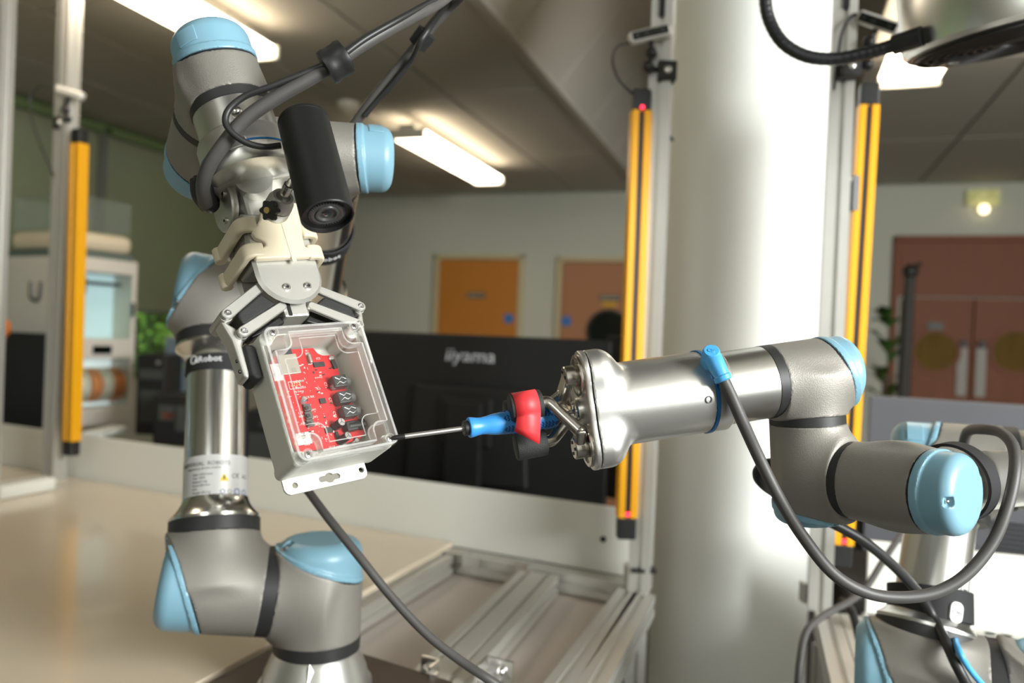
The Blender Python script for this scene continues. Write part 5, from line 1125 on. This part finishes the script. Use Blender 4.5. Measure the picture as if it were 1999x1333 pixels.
# ================================================================== IVORY PRINTED BRACKET
IB = thing('camera_bracket', L(pcx, .14, 0), 'ivory plastic clip-on bracket with four hooked arms around the left gripper', 'bracket')
KI = KF+.0075
P = [(613, 500), (613, 486), (596, 480), (592, 462), (590, 440), (588, 396), (548, 392), (512, 402), (508, 428), (500, 440), (492, 452), (500, 462), (518, 470), (520, 478), (500, 488), (500, 505)]
P = [LP(u, v, KI) for u, v in P]
MB().prism(P, L(0, 0, 0), BR_, BA, BN, KF+.0003, KI).build('bracket_plate', M_IVO, IB, bevel=.0018, bseg=2, angle=40)
a, b = LP(556, 440, KI), LP(571, 503, KI); MB().box(L((a[0]+b[0])/2, (a[1]+b[1])/2, KI), .0022, .022, .0006, BAX).build('bracket_rib', M_IVO, IB, smooth=False, bevel=.0004)
def hook(u, v, side, klen, w=.0075):
    x, z = LP(u, v, KI-.004); x = pcx+side*(pw+.0030)
    pts = [(x-side*.014, KF+.004), (x-side*.004, KF+.004), (x+side*.0005, KF+.0005), (x+side*.0015, KF-.008), (x+side*.0015, KR+.010), (x+side*.0015, klen)]
    mb = MB(); sp = smooth_path([np.array([p[0], p[1], 0]) for p in pts], 4); th = .0036; n = len(sp); vs = []; fs = []
    for i in range(n):
        d = unit(sp[min(i+1, n-1)]-sp[max(i-1, 0)]); nn = np.array([-d[1], d[0], 0])
        for s2, zz in ((th, w), (th, -w), (-th, -w), (-th, w)): q = sp[i]+nn*s2; vs.append(L(q[0], z+zz, q[1]))
    for i in range(n-1):
        for e in range(4): fs.append((i*4+e, i*4+(e+1) % 4, i*4+4+(e+1) % 4, i*4+4+e))
    fs += [(3, 2, 1, 0), (n*4-4, n*4-3, n*4-2, n*4-1)]
    mb.add(vs, fs).build('hook_arm', M_IVO, IB, bevel=.0022, bseg=3, angle=50)
    MB().cyl(L(x+side*.0025, z-w, klen), L(x+side*.0025, z+w, klen), .0058, seg=24, ch=.001).build('hook_knob', M_IVO, IB)
hook(503, 490, -1, KR-.008); hook(494, 440, -1, KR-.006); hook(625, 493, 1, KR-.004); hook(603, 452, 1, KR-.004)
# ball joint clamp
BJ = thing('ball_mount', LQ(548, 405, KI+.006), 'small silver ball-head clamp with black wing knob on the ivory bracket', 'clamp')
b0 = LQ(545, 418, KI); b1 = LQ(540, 375, KI+.030); b0 = W(538, 413, .690); b1 = W(560, 370, .671)
ax_ = unit(b1-b0); MB().lathe(b0-ax_*.004, ax_, [(0, .0105), (.003, .0120), (.011, .0120), (.0115, .0114), (.0125, .0120), (.019, .0115), (.0245, .0092), (.0245, .0066), (.016, .0055)], 36).build('clamp_barrel', M_GRIPM, BJ)
MB().tube([b1-ax_*.006, b1+ax_*.004, W(568, 358, .668), W(582, 345, .68)], .0042, 14).build('ball_stem', M_STEEL, BJ)
for k in range(7):
    q = b1+ax_*(.001+k*.0008); MB().lathe(q, ax_, [(0, .0046), (.0004, .0046)], 16).build('thread', M_SCREW, BJ)
kc_ = W(527, 411, .668); kd = unit(W(525, 412, .66)-W(545, 400, .69)); x, y, z = frame_from(unit(np.array([-.35, -1, -.1])))
P = []
for k in range(36): a = 2*pi*k/36; rr = .0082+.0014*math.cos(6*a); P.append((rr*math.cos(a), rr*math.sin(a)))
MB().prism(P, kc_, x, y, z, -.003, .003).build('wing_knob', M_RUB, BJ, bevel=.0008, angle=40); MB().cyl(kc_+z*.003, kc_+z*.005, .0028, seg=16).cyl(kc_-z*.012, kc_, .003, seg=12).build('knob_screw', M_GOLD, BJ)
# ================================================================== CYLINDRICAL INSPECTION CAMERA
c0 = W(592, 236, .680); c1 = W(640, 424, .637); cax = unit(c1-c0); Lc = np.linalg.norm(c1-c0); rc_ = .0224
IC = thing('inspection_camera', c0, 'black cylindrical inspection camera with recessed lens beside the left gripper', 'camera')
MB().lathe(c0, cax, [(0, rc_*.96), (.001, rc_), (.0035, rc_), (.0038, rc_-.0004), (.0044, rc_-.0004), (.0047, rc_), (Lc-.0008, rc_), (Lc, rc_-.0006), (Lc, rc_-.0016), (Lc-.004, rc_-.0018)], 72, True, False).build('camera_housing', mat('camera_black', lin(30, 30, 30), .42, .2, bump=.1, bscale=1500), IC)
MB().lathe(c0, cax, [(Lc-.0045, rc_-.0017), (Lc-.0042, rc_-.0018)], 64).build('front_plate', M_BLK, IC)
MB().lathe(c0, cax, [(Lc-.0042, .0135), (Lc-.003, .0135), (Lc-.0026, .012), (Lc-.0034, .0100), (Lc-.0024, .0095), (Lc-.0024, .008), (Lc-.004, .0065)], 48, False, True).build('lens_barrel', mat('lens_grey', lin(74, 74, 72), .35, .3), IC)
mb = MB(); X, Y, Z = frame_from(cax)
for k in range(40):
    a = 2*pi*k/40; d = X*math.cos(a)+Y*math.sin(a); mb.box(c0+cax*(Lc-.0036)+d*.0142, .0009, .0004, .0006, (d, np.cross(cax, d), cax))
mb.build('lens_knurl', MATS['lens_grey'], IC, smooth=False)
MB().sphere(c0+cax*(Lc-.006), .0058, 20, 12, (1, 1, .55), (X, Y, Z)).build('lens_glass', mat('lens_glass', (.01, .01, .012), .03, 0, coat=1.0), IC)
MB().box(c0+cax*(Lc-.002)-X*.0, .003, .0165, .0008, (unit(np.array([.9, 0, .35])-cax*(np.array([.9, 0, .35])@cax)), unit(np.cross(cax, np.array([.9, 0, .35]))), cax)).build('filter_bar', mat('filter_grey', lin(110, 108, 100), .3, 0), IC, smooth=False) if False else None
# ================================================================== SCREWDRIVER
tip = L(.0401, -.0567, -.0005); hend = apx(1083, 812, -.006); sa = unit(hend-tip); LS = np.linalg.norm(hend-tip)
SD = thing('screwdriver', tip, 'cross-head screwdriver with textured blue handle touching the lid corner screw', 'screwdriver')
def st(u): # axis distance for an image column
    lo, hi = 0, LS*1.2
    for _ in range(50):
        mid = (lo+hi)/2; q = tip+sa*mid-cam0; uu = CX+FPX*(q@_r)/(q@_f)
        if uu < u: lo = mid
        else: hi = mid
    return lo
MB().lathe(tip, sa, [(.0, .0006), (.0025, .0016), (.004, .0022), (st(790), .0024)], 16).build('black_tip', M_BLK, SD)
for a in (.4, .4+pi/2): X, Y, Z = frame_from(sa); d = X*math.cos(a)+Y*math.sin(a); MB().prism([(0, -.0007), (.002, -.0018), (.005, -.0018), (.005, .0018), (.002, .0018), (0, .0007)], tip, sa, d, np.cross(sa, d), -.0003, .0003).build('cross_blade', M_BLK, SD, smooth=False)
MB().lathe(tip, sa, [(st(790), .0023), (st(907), .0023)], 20).build('shaft', M_SHAFT, SD)
MB().lathe(tip, sa, [(st(905), .0064), (st(906), .0070), (st(914), .0072), (st(915), .0066)], 32).build('collar', M_BLK, SD)
hp_ = [(914, .0085), (915, .0094), (918, .0097), (924, .0092), (932, .0083), (940, .0080), (950, .0087), (960, .0097), (970, .0103), (985, .0106), (1010, .0110), (1040, .0114), (1065, .0115), (1076, .0112), (1081, .0100), (1083, .0080)]
MB().lathe(tip, sa, [(st(u), r) for u, r in hp_], 48).build('handle', M_HBLUE, SD)
X = unit(Ng-sa*(Ng@sa)); Y = np.cross(sa, X); Y = Y if Y[2] > 0 else -Y
for ac in (.5, -.55, 1.75, -1.75):
    mb = MB(); u0, u1 = st(980), st(1076); n = 16
    for i in range(n):
        for j in range(5):
            if (i in (0, n-1)) and j in (0, 4): continue
            t = u0+(u1-u0)*i/(n-1)+(.0011 if j % 2 else 0); a = ac+(j-2)*.12; rr = .0106+(.0115-.0106)*min(1, i/(n-4)); d = X*math.cos(a)+Y*math.sin(a)
            mb.sphere(tip+sa*t+d*(rr-.0002), .00105, 6, 4)
    mb.build('grip_dimples', M_HDARK, SD)
# ================================================================== CABLES
def WPTS(l): return [W(*p) for p in l]
gc = WPTS([(402, 398, .718), (396, 365, .698), (408, 325, .686), (438, 280, .680), (480, 232, .679), (540, 190, .682), (600, 156, .686), (652, 124, .69), (710, 85, .70), (780, 45, .72), (850, 8, .76), (893, -22, .82), (902, -12, .87), (880, 12, .90), (850, 42, .91), (824, 76, .92), (790, 118, .93), (745, 172, .94), (706, 222, .95), (680, 262, .96), (672, 300, .97)])
cable('gripper_cable', gc, .0064, M_CAB, 'thick dark cable looping from the left gripper up out of the top edge', n=6)
thin = WPTS([(548, 284, .685), (515, 287, .679), (480, 278, .673), (452, 258, .669), (440, 236, .669), (448, 212, .671), (478, 188, .674), (520, 172, .676), (570, 152, .680), (615, 134, .684), (655, 117, .684), (712, 76, .694), (782, 36, .714), (850, -2, .754)])
cable('camera_cable', thin, .0030, M_CAB2, 'thin black cable curling from the inspection camera to join the thick cable', n=6)
cable('camera_cable', WPTS([(880, -8, .885), (872, 8, .89), (838, 55, .90), (820, 82, .90), (800, 122, .92), (770, 160, .93), (735, 198, .94), (712, 226, .945)]), .0034, M_CAB2, 'thin black cable hanging along the rear drop of the thick cable')
cc = W(656, 121, .689); cdir = unit(W(710, 85, .70)-W(600, 155, .693))
o = MB().lathe(cc-cdir*.012, cdir, [(0, .0115), (.001, .0150), (.005, .0158), (.008, .0150), (.016, .0150), (.019, .0158), (.023, .0150), (.024, .0115)], 40).build('cable_clip', M_BLK); tag(o, 'black round clamp ring on the thick cable near the top', 'cable clamp')
cc = W(824, 76, .915); cdir = unit(W(850, 42, .91)-W(790, 118, .93)); o = MB().lathe(cc-cdir*.011, cdir, [(0, .0085), (.001, .0115), (.021, .0120), (.022, .0085)], 32).build('cable_tie', mat('velcro_black', lin(20, 20, 20), .8, 0, bump=.4, bscale=900)); tag(o, 'black hook-and-loop wrap round the rear cable drop', 'cable tie')
cn = thing('cable_connector', W(405, 380, .715), 'black angled plug where the thick cable enters the left gripper', 'connector')
MB().tube(smooth_path(WPTS([(397, 345, .712), (398, 368, .716), (404, 392, .722), (412, 400, .73)]), 5), [.0085]*12+[.0085]*4 if False else .0088, 20).build('plug_boot', M_BLK, cn)
q0 = W(428, 318, .712); MB().box(q0, .010, .009, .009, (unit(W(445, 308, .71)-W(410, 330, .71)), unit(np.array([.1, 1, 0])), unit(np.cross(unit(W(445, 308, .71)-W(410, 330, .71)), unit(np.array([.1, 1, 0])))))).build('plug_cover', M_BLK, cn, smooth=False, bevel=.003)
MB().sphere(W(416, 325, .701), .0022).build('plug_screw', M_SCREW, cn)
MB().tube(smooth_path(WPTS([(394, 352, .715), (396, 378, .722), (408, 396, .735)]), 5), .0105, 20).build('plug_body', M_RUB, cn)
cable('robot_cable', WPTS([(545, 905, .98), (590, 945, .95), (640, 1010, .92), (700, 1085, .90), (760, 1160, .89), (830, 1235, .88), (900, 1290, .87), (965, 1333, .86), (1060, 1395, .88), (1180, 1462, .93), (1330, 1470, .95)]), .0052, M_CAB, 'dark cable falling from behind the clear box across the table to the bottom edge', n=6)
# right side cables
CNN = thing('blue_connector', W(1388, 700, .735), 'bright blue angled plug with round top on the right gripper changer', 'connector')
tp0 = W(1380, 680, .742); tpn = unit(W(1386, 673, .700)-W(1384, 712, .762))
k0 = W(1385, 712, .738); k1 = W(1384, 675, .728)
kd = unit(k1-k0+np.array([0, -.012, 0]))
MB().lathe(k0, kd, [(0, .0078), (.004, .0092), (.018, .0086), (.021, .0078), (.0222, .0068)], 32).build('plug_head', M_CABBLUE, CNN)
put_text('plug_mark', 'On', .006, k0+kd*.0223, _r*.95+_u*.05, np.cross(kd, unit(_r-kd*(_r@kd))), mat('plug_mark', lin(60, 140, 196), .5), CNN, extrude=.0002)
MB().lathe(k0-kd*.006, kd, [(0, .0062), (.006, .0062)], 24).build('knurled_nut', M_SCREW, CNN)
bdp = WPTS([(1389, 695, .727), (1398, 712, .722), (1406, 727, .719), (1411, 738, .718)])
MB().tube(smooth_path(bdp, 4), [.0088, .0088, .0088, .0088, .0085, .0083, .0080, .0078, .0076, .0074, .0072, .0072, .0072], 24).build('plug_boot', M_CABBLUE, CNN)
MB().lathe(bdp[-1]-unit(bdp[-1]-bdp[-2])*.003, unit(bdp[-1]-bdp[-2]), [(0, .0074), (.001, .0084), (.005, .0084), (.006, .0072)], 24).build('plug_collar', M_CABBLUE, CNN)
cable('gripper_cable', WPTS([(1408, 733, .719), (1424, 765, .720), (1448, 820, .722), (1480, 890, .731), (1520, 970, .73), (1566, 1045, .732), (1625, 1118, .735), (1690, 1156, .738), (1760, 1166, .74), (1830, 1155, .742), (1890, 1118, .745), (1938, 1058, .75), (1966, 990, .755), (1981, 920, .765), (1978, 872, .785), (1955, 845, .815), (1920, 838, .85), (1890, 842, .90), (1880, 870, .96)]), .0058, M_CAB, 'thick grey cable looping from the blue plug under the right arm and back up', n=6)
cable('robot_cable', WPTS([(1530, 905, .855), (1497, 906, .85), (1480, 922, .85), (1488, 942, .86), (1520, 965, .89), (1600, 1008, .92), (1680, 1052, .93), (1745, 1105, .945), (1795, 1160, .962), (1822, 1205, .962), (1845, 1250, .93), (1868, 1300, .905), (1895, 1350, .90)]), .0062, M_CAB2, 'dark cable running from behind the right wrist down through the strap', n=6)
cable('air_hose', WPTS([(1888, 1158, 1.01), (1882, 1182, 1.01), (1874, 1210, 1.0), (1864, 1242, .955), (1872, 1270, .905), (1892, 1305, .90), (1925, 1345, .90)]), .0036, M_CABBLUE, 'bright blue hose under the strap at the right arm base', n=6)
cable('floor_cable', WPTS([(1760, 1042, 1.45), (1722, 1098, 1.40), (1690, 1148, 1.36), (1655, 1176, 1.33), (1610, 1200, 1.30), (1575, 1232, 1.27), (1562, 1290, 1.24), (1556, 1360, 1.22)]), .006, M_CAB, 'grey-brown cable sagging from the right panel to the gap beside the column')
cable('floor_cable', WPTS([(1640, 1172, 1.37), (1658, 1185, 1.35), (1670, 1215, 1.32), (1678, 1250, 1.30)]), .007, M_CAB2, 'short dark cable end curving onto the right table bars')
# straps on the right arm
sc_ = axis_pt(0, 1178, U2, u2); sx = unit(u2+np.array([.10, .0, .10]))
st3 = strap_band('cable_strap', sc_, unit(u2+np.array([-.12, .05, 0])), .0475, .019, 'wide black strap with white logo patch round the right upper arm tube', .003)
tcs = unit(cam0-sc_); tcs = unit(tcs-u2*(tcs@u2)); rgs = unit(np.cross(u2, tcs)); rgs = rgs if rgs[0] > 0 else -rgs
MB().tube(smooth_path([sc_+tcs*.049-rgs*.004+u2*.001, sc_+tcs*.052+rgs*.022-u2*.004, sc_+tcs*.040+rgs*.045-u2*.006], 4), .0, 4) if False else None
rdl = unit(tcs*math.cos(.62)+rgs*math.sin(.62)); tgl = unit(-tcs*math.sin(.62)+rgs*math.cos(.62)); ol_ = sc_+rdl*.0515-u2*.006
pt = MB().prism(rrect(.0085, .0125, .007), ol_, tgl, u2, rdl, -.002, .0012).build('logo_patch', M_WINK, st3, bevel=.0004)
put_text('logo_mark', 'On', .0105, ol_+rdl*.0016, tgl, u2, M_INK, st3, extrude=.0002)
fs_ = V1+f2*.115; st4 = strap_band('cable_strap', fs_, unit(f2+np.array([-.25, -.25, .1])), .0375, .009, 'black strap looped round the right forearm at the image edge', .003)
# barcode label on the right upper arm
cb = axis_pt(0, 1140, U2, u2); tb = unit(cam0-cb); tb = unit(tb-u2*(tb@u2)); lb2 = patch(cb, u2, tb, .85, 1.2, -.03, .03, .0426, n=8)
rgb_ = unit(np.cross(u2, tb)); rgb_ = rgb_ if rgb_[0] > 0 else -rgb_
lbo = patch(cb, u2, unit(tb*math.cos(1.05)+rgb_*math.sin(1.05)), -.16, .16, -.032, .032, .0426, n=8).build('serial_label', M_LBL, RR)
for k in range(9): patch(cb, u2, unit(tb*math.cos(1.05)+rgb_*math.sin(1.05)), -.1, .1, -.028+k*.0034, -.0262+k*.0034, .0430, .0002, 4).build('label_bar', M_INK, lbo)
# ================================================================== FINNED LAMP AND HOSE, TOP RIGHT
M_FIN = mat('finned_silver', (.80, .79, .76), .28, 1.0, noise=.03, nscale=30)
lc_ = W(1990, 72, 1.15); lax = unit(np.array([.2, .10, -1.0])); X, Y, Z = frame_from(lax, np.array([1., 0, 0])); RLp = .158
LM = thing('ring_lamp', lc_, 'big round silver finned lamp head with black underside in the top right corner', 'lamp')
MB().lathe(lc_-lax*.22, lax, [(0, RLp*.9), (.02, RLp*.99), (.20, RLp), (.214, RLp*.99), (.22, RLp*.95)], 96).build('lamp_shell', M_FIN, LM)
for k in range(40):
    a = -.7+k*.058; d = X*math.cos(a)+Y*math.sin(a); MB().box(lc_-lax*.085+d*(RLp+.003), .010, .003, .06, (d, np.cross(lax, d), lax)).build('cooling_fin', M_FIN, LM, smooth=False)
MB().lathe(lc_, lax, [(-.002, RLp*.93), (.002, RLp*.90), (.004, RLp*.2)], 96).build('underside', M_BLK, LM)
for k in range(9): MB().lathe(lc_+lax*.0035, lax, [(0, .030+k*.013), (.003, .030+k*.013), (.003, .035+k*.013), (0, .035+k*.013)], 80, False, False).build('baffle_ring', M_BLK, LM)
ll = WP(1852, 112, lc_, lax); MB().lathe(ll-lax*.03, lax, [(0, .036), (.016, .034), (.034, .030), (.040, .024), (.041, .015)], 48).build('sensor_boss', M_BLK, LM)
MB().lathe(ll+lax*.010, lax, [(0, .015), (.003, .013), (.005, .006)], 32).build('sensor_lens', M_SCREW, LM)
hs = smooth_path(WPTS([(1497, -60, 1.22), (1494, 0, 1.22), (1504, 45, 1.22), (1530, 85, 1.21), (1575, 110, 1.20), (1630, 115, 1.19), (1690, 104, 1.17), (1740, 90, 1.15), (1790, 72, 1.13)]), 14)
o = MB().tube(hs, [.0100+.0003*math.sin(k*1.7) for k in range(len(hs))], 16).build('flexible_hose', mat('hose_black', lin(30, 31, 33), .35, 0, noise=.1, nscale=60)); tag(o, 'black ribbed hose curving down to the finned lamp at the top right', 'hose')
MB().tube(WPTS([(1745, 88, 1.15), (1800, 70, 1.12)]), .0145, 24).build('hose_gland', M_BLK, o)
